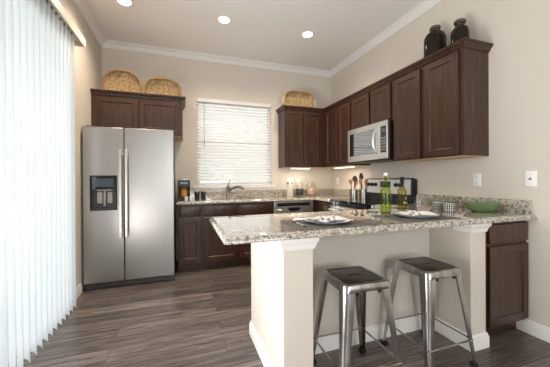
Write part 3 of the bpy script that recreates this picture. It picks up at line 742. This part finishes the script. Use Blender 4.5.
# ------------------------------------------------------------------ wall plates
def plate(label, f, u, v, wd=0.072, ht=0.116, kind='duplex', cat='outlet'):
    c0 = Vector(f(u, v, 0)); t = thing('wall_outlet' if kind == 'duplex' else 'wall_switch' if kind == 'rocker' else 'wall_jack', label, cat, (c0.x, c0.y, v-ht/2), 'white wall plates')
    bm = BM(); slabfront(bm, f, u-wd/2, u+wd/2, v-ht/2, v+ht/2, 0.007); p = obj('cover_plate', bm, M_plastic, t)
    if kind == 'duplex':
        for k_ in range(max(1, round(wd/0.072))):
            uu = u + (k_-(max(1, round(wd/0.072))-1)/2)*0.046
            for dv in (-0.022, 0.022):
                bm = BM(); slabfront(bm, lambda a, b, c: f(a, b, c+0.0068), uu-0.0165, uu+0.0165, v+dv-0.0145, v+dv+0.0145, 0.0025); q = obj('receptacle', bm, M_plastic, t)
                for du in (-0.006, 0.006):
                    bm = BM(); R = [f(uu+du-0.0012, v+dv-0.003, 0.0093), f(uu+du+0.0012, v+dv+0.006, 0.0098)]
                    box(bm, *sorted((R[0][0], R[1][0])), *sorted((R[0][1], R[1][1])), *sorted((R[0][2], R[1][2]))); obj('slot', bm, M_black, q)
    elif kind == 'rocker':
        for k_ in range(max(1, round(wd/0.072))):
            uu = u + (k_-(max(1, round(wd/0.072))-1)/2)*0.046
            bm = BM(); slabfront(bm, lambda a, b, c: f(a, b, c+0.0068), uu-0.0165, uu+0.0165, v-0.033, v+0.033, 0.004); obj('rocker', bm, M_plastic, t)
    else:
        bm = BM(); R = [f(u-0.009, v-0.009, 0.0065), f(u+0.009, v+0.009, 0.012)]
        box(bm, *sorted((R[0][0], R[1][0])), *sorted((R[0][1], R[1][1])), *sorted((R[0][2], R[1][2]))); obj('jack', bm, M_greydot, t, bevel=0.003)
fR = face_x(XR); fB = face_y(YB)
plate('white double switch plate on the back wall above the flour canister', fB, 1.708, 1.135, 0.116, 0.118, 'rocker', 'switch')
plate('white outlet plate on the back wall above the bean jar', fB, 1.860, 1.135)
plate('white plate on the right wall near the room corner, under the strip light', fR, 4.03, 1.15, kind='rocker', cat='switch')
plate('white outlet on the right wall above the peninsula backsplash', fR, 1.718, 1.166, kind='duplex')
plate('white plate with a grey centre jack on the right wall above the backsplash end', fR, 1.322, 1.175, 0.076, 0.122, 'jack')
plate('white outlet on the end face of the peninsula half wall', face_x(0.4923), 1.62, 0.605)
plate('white outlet on the peninsula wall behind the two stools', face_y(1.6606), 1.485, 0.45)

# ------------------------------------------------------------------ stools
def make_stool(label):
    t = thing('bar_stool', label, 'stool', (0, 0, 0), 'metal bar stools')
    H, h = 0.612, 0.150
    def rsq(hh, r, n=5):
        out = []
        for cx, cy, a0 in ((1, 1, 0), (-1, 1, 90), (-1, -1, 180), (1, -1, 270)):
            for i in range(n+1):
                a = math.radians(a0+90*i/n); out.append((cx*(hh-r)+r*math.cos(a), cy*(hh-r)+r*math.sin(a)))
        return out
    bm = BM()
    spec = [(0.152, 0.03, H-0.042), (0.153, 0.03, H-0.04), (0.149, 0.032, H-0.012), (0.145, 0.034, H-0.003), (0.138, 0.034, H), (0.128, 0.03, H-0.001), (0.122, 0.028, H-0.005)]
    R = [[bm.verts.new((x, y, z)) for x, y in rsq(a, r)] for a, r, z in spec]; n = len(R[0])
    for a, b in zip(R, R[1:]):
        for i in range(n): bm.faces.new((a[i], a[(i+1) % n], b[(i+1) % n], b[i]))
    obj('seat_rim', bm, M_stool, t)
    bm = BM(); slab(bm, rsq(0.124, 0.028), [(0, H-0.012), (0, H-0.0045), (0.004, H-0.003)])
    st = obj('seat', bm, M_stoolseat, t, label='dark inset seat top with a hand slot')
    cb = BM(); prism(cb, [(-0.032+0.0*0, -0.009), (0.032, -0.009), (0.038, 0), (0.032, 0.009), (-0.032, 0.009), (-0.038, 0)], H-0.1, H+0.1); cut(st, cb)
    for sx in (-1, 1):
        for sy in (-1, 1):
            bm = BM(); rows = []
            for q in range(7):
                u = q/6; z = (H-0.008)*(1-u)+0.022*u
                c_ = 0.146 + (0.198-0.146)*u; wd = 0.066*(1-u)+0.026*u
                o = Vector((sx*c_, sy*c_, z)); rr = 0.012
                rr = 0.032*(1-u)+0.010*u; arc = [(rr*(1-math.sin(t_*PI/8)), rr*(1-math.cos(t_*PI/8))) for t_ in range(5)]
                pts = [(-sx*wd, 0)] + [(-sx*p_, -sy*q_) for p_, q_ in arc] + [(0, -sy*wd)]
                th = 0.004
                ri = rr*0.9; arc = [(th+ri*(1-math.sin(t_*PI/8)), th+ri*(1-math.cos(t_*PI/8))) for t_ in range(5)]
                inn = [(-sx*wd, -sy*th)] + [(-sx*p_, -sy*q_) for p_, q_ in arc] + [(-sx*th, -sy*wd)]
                rows.append([bm.verts.new((o.x+a, o.y+b, z)) for a, b in pts+inn[::-1]])
            m_ = len(rows[0])
            for a, b in zip(rows, rows[1:]):
                for i in range(m_): bm.faces.new((a[i], a[(i+1) % m_], b[(i+1) % m_], b[i]))
            bm.faces.new(rows[0]); bm.faces.new(rows[-1][::-1])
            lg = obj('leg', bm, M_stool, t)
            bm = BM(); box(bm, *sorted((sx*0.203, sx*0.165)), *sorted((sy*0.203, sy*0.165)), 0, 0.024); obj('rubber_foot', bm, M_rubber, lg, bevel=0.006)
            bm = BM(); box(bm, *sorted((sx*0.082, sx*0.062)), *sorted((sy*0.135, sy*0.146)), H-0.062, H-0.043); obj('stacking_bumper', bm, M_rubber, t, bevel=0.003)
    zb = 0.165
    u = 1-(zb-0.022)/(H-0.03); c_ = 0.146+0.052*u-0.004
    for a, b in (((-1, -1), (1, -1)), ((1, -1), (1, 1)), ((1, 1), (-1, 1)), ((-1, 1), (-1, -1))):
        bm = BM(); tube(bm, [(a[0]*c_, a[1]*c_, zb), (b[0]*c_, b[1]*c_, zb)], 0.008, 8, 0.45); obj('footrest_bar', bm, M_stool, t)
    return t
s1 = make_stool('gunmetal backless bar stool, nearer the peninsula post, left of the two')
s2 = copy_tree(s1)
s1.location = (0.965, 1.385, 0); s1.rotation_euler.z = math.radians(-2)
s2.location = (1.545, 1.400, 0); s2.rotation_euler.z = math.radians(0)
s2['label'] = 'gunmetal backless bar stool, nearer the right wall, right of the two'

# ------------------------------------------------------------------ baskets on the cabinets
def superellipse(a, b, n, k=40):
    out = []
    for i in range(k):
        th = 2*PI*i/k; c_, s_ = math.cos(th), math.sin(th)
        out.append((a*math.copysign(abs(c_)**(2/n), c_), b*math.copysign(abs(s_)**(2/n), s_)))
    return out
def tray(label, x, y, z, a, b, n, depth, tilt, handles=False):
    t = thing('basket', label, 'basket', (x, y, z), 'woven baskets on the cabinets')
    ms = Matrix.Translation((x, y, z)) @ Matrix.Rotation(-tilt, 4, 'X') @ Matrix.Translation((0, 0, b))
    def put(P): return ms @ Vector(P)
    bm = BM(); R = []
    # bowl: outer back, rim, inner wall, inner floor ; depth runs along -y (towards the room)
    for k_, (sc, d) in enumerate(((0.86, 0.0), (0.95, -depth*0.6), (1.0, -depth), (0.965, -depth), (0.91, -depth*0.55), (0.83, -0.012))):
        R.append([bm.verts.new(put((u*sc, d, v*sc))) for u, v in superellipse(a, b, n)])
    k = len(R[0])
    for p, q in zip(R, R[1:]):
        for i in range(k): bm.faces.new((p[i], p[(i+1) % k], q[(i+1) % k], q[i]))
    bm.faces.new(R[0][::-1]); bm.faces.new(R[-1])
    obj('woven_body', bm, M_wicker, t, angle=60)
    bm = BM(); pts = [put((u*0.985, -depth, v*0.985)) for u, v in superellipse(a, b, n)]
    N_ = len(pts); rings = []
    for i in range(N_):
        tt = (pts[(i+1) % N_]-pts[i-1]).normalized(); nn = (ms.to_3x3() @ Vector((0, 1, 0))).normalized(); bb = tt.cross(nn)
        rings.append([bm.verts.new(pts[i]+0.011*(math.cos(2*PI*j/8)*nn+math.sin(2*PI*j/8)*bb)) for j in range(8)])
    for i in range(N_):
        p, q = rings[i], rings[(i+1) % N_]
        for j in range(8): bm.faces.new((p[j], p[(j+1) % 8], q[(j+1) % 8], q[j]))
    obj('rim', bm, M_rim, t)
    if handles:
        for sx in (-1, 1):
            bm = BM(); tube(bm, [put((sx*a*1.0, -depth*0.9, -b*0.35)), put((sx*(a+0.028), -depth*0.9, -b*0.2)), put((sx*(a+0.03), -depth*0.9, b*0.2)), put((sx*a*1.0, -depth*0.9, b*0.38))], 0.010, 8)
            obj('handle', bm, M_paleloop, t)
    return t
ZF = 2.2255
tray('large round-topped woven tray basket over the left side of the refrigerator cabinet', -0.716, 4.03, ZF, 0.216, 0.188, 2.3, 0.07, math.radians(-14))
tray('lower oblong woven tray basket over the right side of the refrigerator cabinet', -0.238, 4.04, ZF, 0.226, 0.165, 2.7, 0.07, math.radians(-14))
tray('rectangular woven basket with pale end handles on the cabinet right of the window', 1.775, 4.10, ZUT+0.001, 0.245, 0.155, 4.0, 0.09, math.radians(-8), True)

# ------------------------------------------------------------------ jugs on the right wall cabinets
def jug(label, x, y, z, r, h, neck, s=1.0):
    t = thing('jug', label, 'jug', (x, y, z), 'dark glazed jugs')
    hs = h-neck
    bm = BM(); lathe(bm, [(r*0.86, z), (r*0.93, z+0.012), (r, z+0.04), (r, z+hs*0.72), (r*0.96, z+hs*0.82), (r*0.82, z+hs*0.92), (r*0.56, z+hs*0.985), (r*0.40, z+hs)], x, y, 32); obj('body', bm, M_jug, t)
    bm = BM(); lathe(bm, [(r*0.36, z+hs-0.004), (r*0.36, z+hs+neck*0.35), (r*0.48*s, z+hs+neck*0.45), (r*0.50*s, z+hs+neck*0.8), (r*0.44*s, z+h)], x, y, 24); obj('neck', bm, M_jugneck, t, label='unglazed brown neck')
    return t
jug('dark glazed jug with a small neck on the cabinet top, farther left of the pair', 2.335, 2.005, ZUT+0.0005, 0.098, 0.375, 0.05)
t2 = jug('dark glazed jug with a wide neck on the cabinet top, nearer the cabinet end', 2.335, 1.755, ZUT+0.0005, 0.070, 0.298, 0.05, 1.35)

# ------------------------------------------------------------------ back counter things
cm = thing('coffee_maker', 'black coffee maker with an amber front on the counter beside the refrigerator', 'coffee maker', (0.02, 3.97, HB))
bm = BM(); box(bm, -0.06, 0.10, 3.90, 4.09, HB, HB+0.03); box(bm, -0.06, -0.035, 3.92, 4.09, HB+0.03, HB+0.17); box(bm, 0.075, 0.10, 3.92, 4.09, HB+0.03, HB+0.17)
box(bm, -0.035, 0.075, 4.02, 4.09, HB+0.03, HB+0.17); box(bm, -0.06, 0.10, 3.89, 4.09, HB+0.17, HB+0.265); obj('body', bm, M_black, cm, bevel=0.006)
bm = BM(); lathe(bm, [(0.045, HB+0.032), (0.052, HB+0.05), (0.052, HB+0.11), (0.044, HB+0.15), (0.036, HB+0.16)], 0.02, 3.965, 20); obj('carafe', bm, M_amber, cm, label='amber carafe')
bm = BM(); box(bm, -0.03, 0.07, 3.886, 3.891, HB+0.215, HB+0.24); obj('display', bm, M_greenled, cm)
bm = BM(); box(bm, -0.03, 0.05, 3.93, 4.05, HB+0.265, HB+0.285); obj('lid', bm, M_nickel, cm, bevel=0.005)
def cup(name, label, x, y, z, r, h, m, group, cat, taper=0.85, wall=0.005, seg=24):
    bm = BM(); lathe(bm, [(r*taper*0.9, z), (r*taper, z+0.004), (r, z+h), (r-wall, z+h), (r*taper-wall, z+0.012), (0.002, z+0.010)], x, y, seg)
    return tag(obj(name, bm, m), label, cat, group)
cup('cup', 'small white cup at the counter edge in front of the coffee maker, left one', 0.045, 3.685, HB, 0.023, 0.055, M_ceramic, 'small white cups', 'cup')
cup('cup', 'small white cup at the counter edge in front of the coffee maker, right one', 0.104, 3.675, HB, 0.024, 0.055, M_ceramic, 'small white cups', 'cup')
def tin(label, x, y):
    t = thing('canister', label, 'canister', (x, y, HB), 'dark counter canisters')
    bm = BM(); lathe(bm, [(0.029, HB), (0.031, HB+0.004), (0.031, HB+0.092), (0.03, HB+0.094)], x, y, 20); obj('body', bm, M_black, t)
    bm = BM(); lathe(bm, [(0.032, HB+0.094), (0.032, HB+0.108), (0.028, HB+0.112)], x, y, 20); obj('lid', bm, M_nickel, t)
tin('small dark canister beside the coffee maker, left of the two', 0.20, 4.03)
tin('small dark canister nearer the sink, right of the two', 0.285, 4.04)
def jar(label, x, y, r, h, fill, fm, round_=False, opaque=False):
    t = thing('jar', label, 'jar', (x, y, HB), 'counter canister jars')
    z = HB; hl = 0.035
    if opaque:
        bm = BM(); lathe(bm, [(r*0.92, z), (r, z+0.008), (r, z+h-hl), (r*0.9, z+h-hl+0.004)], x, y, 24); obj('body', bm, fm, t)
        bm = BM(); lathe(bm, [(r*0.95, z+h-hl+0.004), (r*0.95, z+h-0.008), (r*0.8, z+h)], x, y, 24); obj('lid', bm, M_nickel, t)
        return
    sh = 0.8 if round_ else 1.0
    bm = BM(); lathe(bm, [(r*0.85, z), (r, z+0.02), (r, z+h*0.55), (r*(0.85 if round_ else 0.97), z+h*0.72), (r*0.62, z+h*0.80), (r*0.6, z+h*0.84), (r*0.57, z+h*0.84), (r*0.59, z+h*0.79), (r*(0.82 if round_ else 0.93), z+h*0.71), (r*0.95, z+h*0.54), (r*0.95, z+0.022), (r*0.8, z+0.008)], x, y, 28); obj('glass_body', bm, M_glass, t)
    bm = BM(); lathe(bm, [(r*0.78, z+0.0085), (r*0.94, z+0.024), (r*0.94, z+fill), (r*0.3, z+fill+0.008)], x, y, 24); obj('contents', bm, fm, t)
    bm = BM(); lathe(bm, [(r*0.66, z+h*0.842), (r*0.7, z+h*0.87), (r*0.6, z+h*0.92), (r*0.2, z+h*0.94), (r*0.24, z+h*0.98), (r*0.1, z+h)], x, y, 24); obj('lid', bm, M_glass, t)
jar('white canister with a grey lid on the back counter, leftmost of three', 1.637, 4.075, 0.048, 0.225, 0.1, M_flour, opaque=True)
jar('glass jar half full of dark beans on the back counter, middle of three', 1.815, 4.08, 0.066, 0.265, 0.115, M_beans)
jar('round glass jar of pinkish grain on the back counter, rightmost of three', 2.015, 4.06, 0.085, 0.26, 0.125, M_pink, True)

# crocks with utensils
def crock(label, x, y):
    z = HB
    bm = BM(); lathe(bm, [(0.052, z), (0.056, z+0.004), (0.056, z+0.128), (0.052, z+0.128), (0.051, z+0.008), (0.002, z+0.007)], x, y, 28)
    return tag(obj('utensil_crock', bm, M_nickel), label, 'crock', 'utensil crocks')
crock('brushed metal utensil crock beside the range, left of the pair', 2.285, 3.275)
crock('brushed metal utensil crock beside the range, right of the pair', 2.41, 3.2265)
def spoon(name, label, b, tip, m, wdt=0.028, lng=0.075, group='wooden cooking utensils'):
    b, tip = Vector(b), Vector(tip); d = (tip-b).normalized(); side = d.cross(Vector((0.5, 0.85, 0))).normalized(); nrm = d.cross(side)
    bm = BM(); n = 14; rings = []
    L_ = (tip-b).length
    for i in range(n+1):
        s_ = i/n*L_; hd = (s_-(L_-lng))/lng
        if hd <= 0: wv, tv = 0.0065, 0.005
        else: wv = 0.0065 + (wdt-0.0065)*math.sin(min(1, hd*1.06)*PI)**0.6 if hd < 0.93 else wdt*0.45; tv = 0.005
        c_ = b+d*s_
        rings.append([bm.verts.new(c_+side*wv*math.cos(2*PI*k/8)+nrm*tv*math.sin(2*PI*k/8)) for k in range(8)])
    for p, q in zip(rings, rings[1:]):
        for k in range(8): bm.faces.new((p[k], p[(k+1) % 8], q[(k+1) % 8], q[k]))
    bm.faces.new(rings[0][::-1]); bm.faces.new(rings[-1])
    return tag(obj(name, bm, m), label, 'utensil', group)
z = HB+0.014
spoon('wooden_spoon', 'dark round wooden spoon standing in the left crock', (2.296, 3.275, z), (2.292, 3.252, HB+0.315), M_spoondark, 0.036, 0.085)
spoon('wooden_spoon', 'pale wooden spoon leaning left in the left crock', (2.265, 3.258, z), (2.235, 3.282, HB+0.27), M_spoonwood, 0.028, 0.075)
spoon('wooden_spatula', 'pale wooden spatula leaning right in the left crock', (2.303, 3.303, z), (2.345, 3.29, HB+0.275), M_spoonwood, 0.026, 0.10)
spoon('wooden_spatula', 'black spatula standing tallest in the right crock', (2.415, 3.245, z), (2.395, 3.255, HB+0.355), M_black, 0.030, 0.10)
spoon('wooden_spoon', 'pale wooden spoon leaning right in the right crock', (2.42, 3.207, z), (2.445, 3.197, HB+0.27), M_spoonwood, 0.028, 0.08)
spoon('wooden_spoon', 'pale wooden spoon leaning left in the right crock', (2.39, 3.222, z), (2.355, 3.222, HB+0.28), M_spoonwood, 0.026, 0.085)

# ------------------------------------------------------------------ peninsula top
ZP = HB
bt = thing('bottle', 'clear green swing-top bottle standing on the peninsula behind the place settings', 'bottle', (1.53, 1.765, HB), 'bottles on the peninsula')
def bprof(z, r, h, nr, sh=0.52, nk=0.72): return [(r*0.9, z), (r, z+0.008), (r, z+h*sh), (r*0.93, z+h*(sh+0.06)), (r*0.6, z+h*(sh+0.15)), (nr*1.1, z+h*nk), (nr, z+h*0.78), (nr, z+h*0.9), (nr*1.25, z+h*0.91), (nr*1.25, z+h*0.94), (nr, z+h*0.945)]
def inner(p, d): return [(max(0.002, r-d), zz+(0.006 if i == 0 else 0)) for i, (r, zz) in enumerate(p)]
p = bprof(HB, 0.043, 0.315, 0.0145)
bm = BM(); lathe(bm, p + inner(p, 0.004)[::-1], 1.53, 1.765, 28); obj('glass_body', bm, M_greenglass, bt, angle=60)
bm = BM(); lathe(bm, [(0.010, HB+0.29), (0.016, HB+0.2985), (0.017, HB+0.309), (0.013, HB+0.318), (0.004, HB+0.32)], 1.53, 1.765, 16); obj('stopper', bm, M_ceramic, bt, label='white swing-top stopper')
bm = BM(); tube(bm, [(1.53-0.019, 1.765, HB+0.262), (1.53-0.021, 1.765, HB+0.285), (1.53-0.017, 1.765, HB+0.313)], 0.002, 6); tube(bm, [(1.53+0.019, 1.765, HB+0.262), (1.53+0.021, 1.765, HB+0.285), (1.53+0.017, 1.765, HB+0.313)], 0.002, 6); obj('wire_bail', bm, M_nickel, bt)
wb = thing('bottle', 'olive wine bottle with a dark label and capsule, right of the green bottle', 'bottle', (1.80, 1.875, HB), 'bottles on the peninsula')
p = bprof(HB, 0.0385, 0.285, 0.0145, 0.55, 0.72)
bm = BM(); lathe(bm, p + inner(p, 0.004)[::-1], 1.80, 1.875, 28); obj('glass_body', bm, M_amberglass, wb, angle=60)
bm = BM(); lathe(bm, [(0.0155, HB+0.205), (0.0157, HB+0.255), (0.0185, HB+0.26), (0.0185, HB+0.283), (0.015, HB+0.286)], 1.80, 1.875, 20); obj('capsule', bm, M_black, wb)
def arc_label(r, z0, z1, a0, a1, x, y, n=10):
    bm = BM(); A = []
    for i in range(n+1):
        a = a0+(a1-a0)*i/n
        A.append([bm.verts.new((x+rr*math.cos(a), y+rr*math.sin(a), zz)) for rr, zz in ((r, z0), (r+0.0006, z0), (r+0.0006, z1), (r, z1))])
    for p_, q_ in zip(A, A[1:]):
        for k in range(4): bm.faces.new((p_[k], p_[(k+1) % 4], q_[(k+1) % 4], q_[k]))
    bm.faces.new(A[0]); bm.faces.new(A[-1][::-1]); return bm
lb = obj('label', arc_label(0.0387, HB+0.05, HB+0.135, math.radians(-125), math.radians(-35), 1.80, 1.875), M_label, wb, label='dark paper label')
obj('label_band', arc_label(0.0394, HB+0.06, HB+0.073, math.radians(-120), math.radians(-40), 1.80, 1.875), M_gold, lb)
obj('label_emblem', arc_label(0.0394, HB+0.092, HB+0.118, math.radians(-95), math.radians(-68), 1.80, 1.875, 4), M_gold, lb)

def placemat(label, x0, x1, y0, y1):
    bm = BM(); slab(bm, [(x0, y0), (x1, y0), (x1, y1), (x0, y1)], [(0, ZP), (0, ZP+0.002), (0.003, ZP+0.003)])
    return tag(obj('placemat', bm, M_mat), label, 'placemat', 'grey placemats')
placemat('dark grey rectangular placemat under the left place setting', 0.595, 1.085, 1.325, 1.655)
placemat('dark grey rectangular placemat under the right place setting', 1.305, 1.785, 1.335, 1.660)
ZM = ZP+0.0032
def dinner_plate(label, x, y):
    t = thing('dinner_plate', label, 'plate', (x, y, ZM), 'white dinner plates')
    z = ZM
    bm = BM(); lathe(bm, [(0.085, z), (0.088, z), (0.10, z+0.006), (0.146, z+0.017), (0.148, z+0.019), (0.145, z+0.021), (0.10, z+0.011), (0.09, z+0.007), (0.01, z+0.006)], x, y, 48); obj('dish', bm, M_ceramic, t, angle=60)
    bm = BM(); lathe(bm, [(0.1481, z+0.0165), (0.149, z+0.0185), (0.1475, z+0.0212), (0.1445, z+0.0213)], x, y, 48, cap=False)
    obj('rim_band', bm, M_bluerim, t, label='slate blue rim line')
dinner_plate('white dinner plate with a folded napkin on the left placemat', 0.845, 1.492)
dinner_plate('white dinner plate with a folded napkin on the right placemat', 1.555, 1.497)
def napkin(label, x, y, rot, seed):
    rnd = random.Random(seed); n = 26
    bm = BM(); G = []
    for i in range(n+1):
        row = []
        for j in range(n+1):
            u, v = i/n*2-1, j/n*2-1
            fold = 0.5+0.5*math.sin(u*7.5+1.2*v+seed)
            env = max(0, 1-abs(v)**3)*max(0.1, 1-0.5*u*u)
            hgt = 0.012 + 0.022*fold*env*(0.55+0.45*math.cos(v*1.6+0.6*u)) + rnd.uniform(0, 0.002)
            a = u*0.115*(1-0.18*abs(v)); b = v*0.062*(1+0.45*abs(u))
            row.append((a*math.cos(rot)-b*math.sin(rot)+x, a*math.sin(rot)+b*math.cos(rot)+y, ZM+0.006+hgt))
        G.append([bm.verts.new(c_) for c_ in row])
    for i in range(n):
        for j in range(n): bm.faces.new((G[i][j], G[i+1][j], G[i+1][j+1], G[i][j+1]))
    o = obj('napkin', bm, M_napkin, None, angle=80)
    sd = o.modifiers.new('thick', 'SOLIDIFY'); sd.thickness = 0.0022; sd.offset = 1
    return tag(o, label, 'napkin', 'printed napkins')
napkin('crumpled printed white napkin lying on the left dinner plate', 0.845, 1.492, 0.25, 3)
napkin('crumpled printed white napkin lying on the right dinner plate', 1.555, 1.497, -0.1, 8)
def cutlery(name, label, x, y0, y1, kind):
    bm = BM(); z0 = ZM; L_ = y1-y0
    def strip_(pts):     # pts: (y, halfwidth, z)
        R = []
        for yy, hw, zz in pts:
            R.append([bm.verts.new((x+a*hw, yy, zz+b)) for a, b in ((-1, 0), (1, 0), (1, 0.0022), (-1, 0.0022))])
        for p_, q_ in zip(R, R[1:]):
            for k in range(4): bm.faces.new((p_[k], p_[(k+1) % 4], q_[(k+1) % 4], q_[k]))
        bm.faces.new(R[0]); bm.faces.new(R[-1][::-1])
    if kind == 'knife':
        strip_([(y0, 0.007, z0), (y0+0.01, 0.009, z0), (y0+L_*0.4, 0.006, z0+0.001), (y0+L_*0.45, 0.009, z0+0.001), (y0+L_*0.9, 0.009, z0), (y1, 0.003, z0)])
    elif kind == 'fork':
        strip_([(y0, 0.008, z0), (y0+0.01, 0.009, z0), (y0+L_*0.55, 0.004, z0+0.004), (y0+L_*0.68, 0.010, z0+0.003), (y0+L_*0.74, 0.011, z0+0.001)])
        for k in range(4):
            dx = -0.0087+k*0.0058
            R = []
            for yy, zz in ((y0+L_*0.73, z0+0.001), (y0+L_*0.88, z0), (y1, z0+0.004)):
                R.append([bm.verts.new((x+dx+a*0.0016, yy, zz+b)) for a, b in ((-1, 0), (1, 0), (1, 0.002), (-1, 0.002))])
            for p_, q_ in zip(R, R[1:]):
                for m_ in range(4): bm.faces.new((p_[m_], p_[(m_+1) % 4], q_[(m_+1) % 4], q_[m_]))
            bm.faces.new(R[0]); bm.faces.new(R[-1][::-1])
    else:
        strip_([(y0, 0.008, z0), (y0+0.01, 0.009, z0), (y0+L_*0.62, 0.004, z0+0.004), (y0+L_*0.70, 0.013, z0+0.002), (y0+L_*0.82, 0.019, z0), (y0+L_*0.94, 0.015, z0+0.001), (y1, 0.005, z0+0.003)])
    return tag(obj(name, bm, M_chrome, None), label, 'cutlery', 'table cutlery')
cutlery('fork', 'steel fork left of the left dinner plate', 0.650, 1.375, 1.565, 'fork')
cutlery('knife', 'steel knife right of the left dinner plate', 1.022, 1.365, 1.585, 'knife')
cutlery('spoon', 'steel spoon at the right edge of the left placemat', 1.056, 1.375, 1.555, 'spoon')
cutlery('fork', 'steel fork left of the right dinner plate', 1.362, 1.385, 1.575, 'fork')
cutlery('knife', 'steel knife right of the right dinner plate', 1.727, 1.375, 1.595, 'knife')
cutlery('spoon', 'steel spoon at the right edge of the right placemat', 1.758, 1.385, 1.565, 'spoon')
def tumbler(label, x, y, r=0.039, h=0.112):
    z = HB
    bm = BM(); lathe(bm, [(r*0.8, z), (r*0.83, z+0.004), (r, z+h), (r-0.0028, z+h), (r*0.83-0.003, z+0.016), (0.002, z+0.014)], x, y, 32)
    return tag(obj('tumbler', bm, M_glass, None, angle=60), label, 'glass', 'clear tumblers')
tumbler('clear glass tumbler behind the left dinner plate', 1.035, 1.705)
tumbler('clear glass tumbler behind the right dinner plate', 1.895, 1.79, 0.038, 0.115)
sk = thing('salt_shaker', 'small clear salt shaker left of the green bottle', 'shaker', (1.425, 1.79, HB))
bm = BM(); lathe(bm, [(0.018, HB), (0.019, HB+0.004), (0.015, HB+0.045), (0.013, HB+0.047)], 1.425, 1.79, 14); obj('body', bm, M_glass, sk)
bm = BM(); lathe(bm, [(0.0145, HB+0.047), (0.015, HB+0.058), (0.009, HB+0.064)], 1.425, 1.79, 14); obj('cap', bm, M_chrome, sk)
cup('patterned_cup', 'black and white diamond cup farther from the viewer, left of the pair', 2.055, 1.745, HB, 0.040, 0.070, M_checker, 'diamond pattern cups', 'cup', 0.84, 0.004)
cup('patterned_cup', 'black and white diamond cup nearer the viewer, beside the large green bowl', 2.032, 1.622, HB, 0.041, 0.072, M_checker, 'diamond pattern cups', 'cup', 0.84, 0.004)
def bowl(label, x, y, r, h, sx=1.0, sy=1.0, rot=0):
    z = 0
    bm = BM(); lathe(bm, [(r*0.54, z), (r*0.58, z+0.004), (r*0.78, z+h*0.28), (r*0.94, z+h*0.68), (r, z+h), (r*0.965, z+h), (r*0.90, z+h*0.68), (r*0.73, z+h*0.32), (r*0.5, z+0.014), (0.003, z+0.012)], 0, 0, 40, True, sx, sy)
    bmesh.ops.rotate(bm, verts=bm.verts, cent=(0, 0, 0), matrix=Matrix.Rotation(rot, 3, 'Z')); bmesh.ops.translate(bm, verts=bm.verts, vec=(x, y, HB))
    return tag(obj('bowl', bm, M_greenceramic, None, angle=60), label, 'bowl', 'green ceramic bowls')
bowl('large glossy green bowl near the end of the peninsula backsplash', 2.305, 1.555, 0.126, 0.072, 1.0, 0.95, -0.3)
bowl('smaller green bowl behind the diamond pattern cups', 2.245, 1.865, 0.112, 0.062)
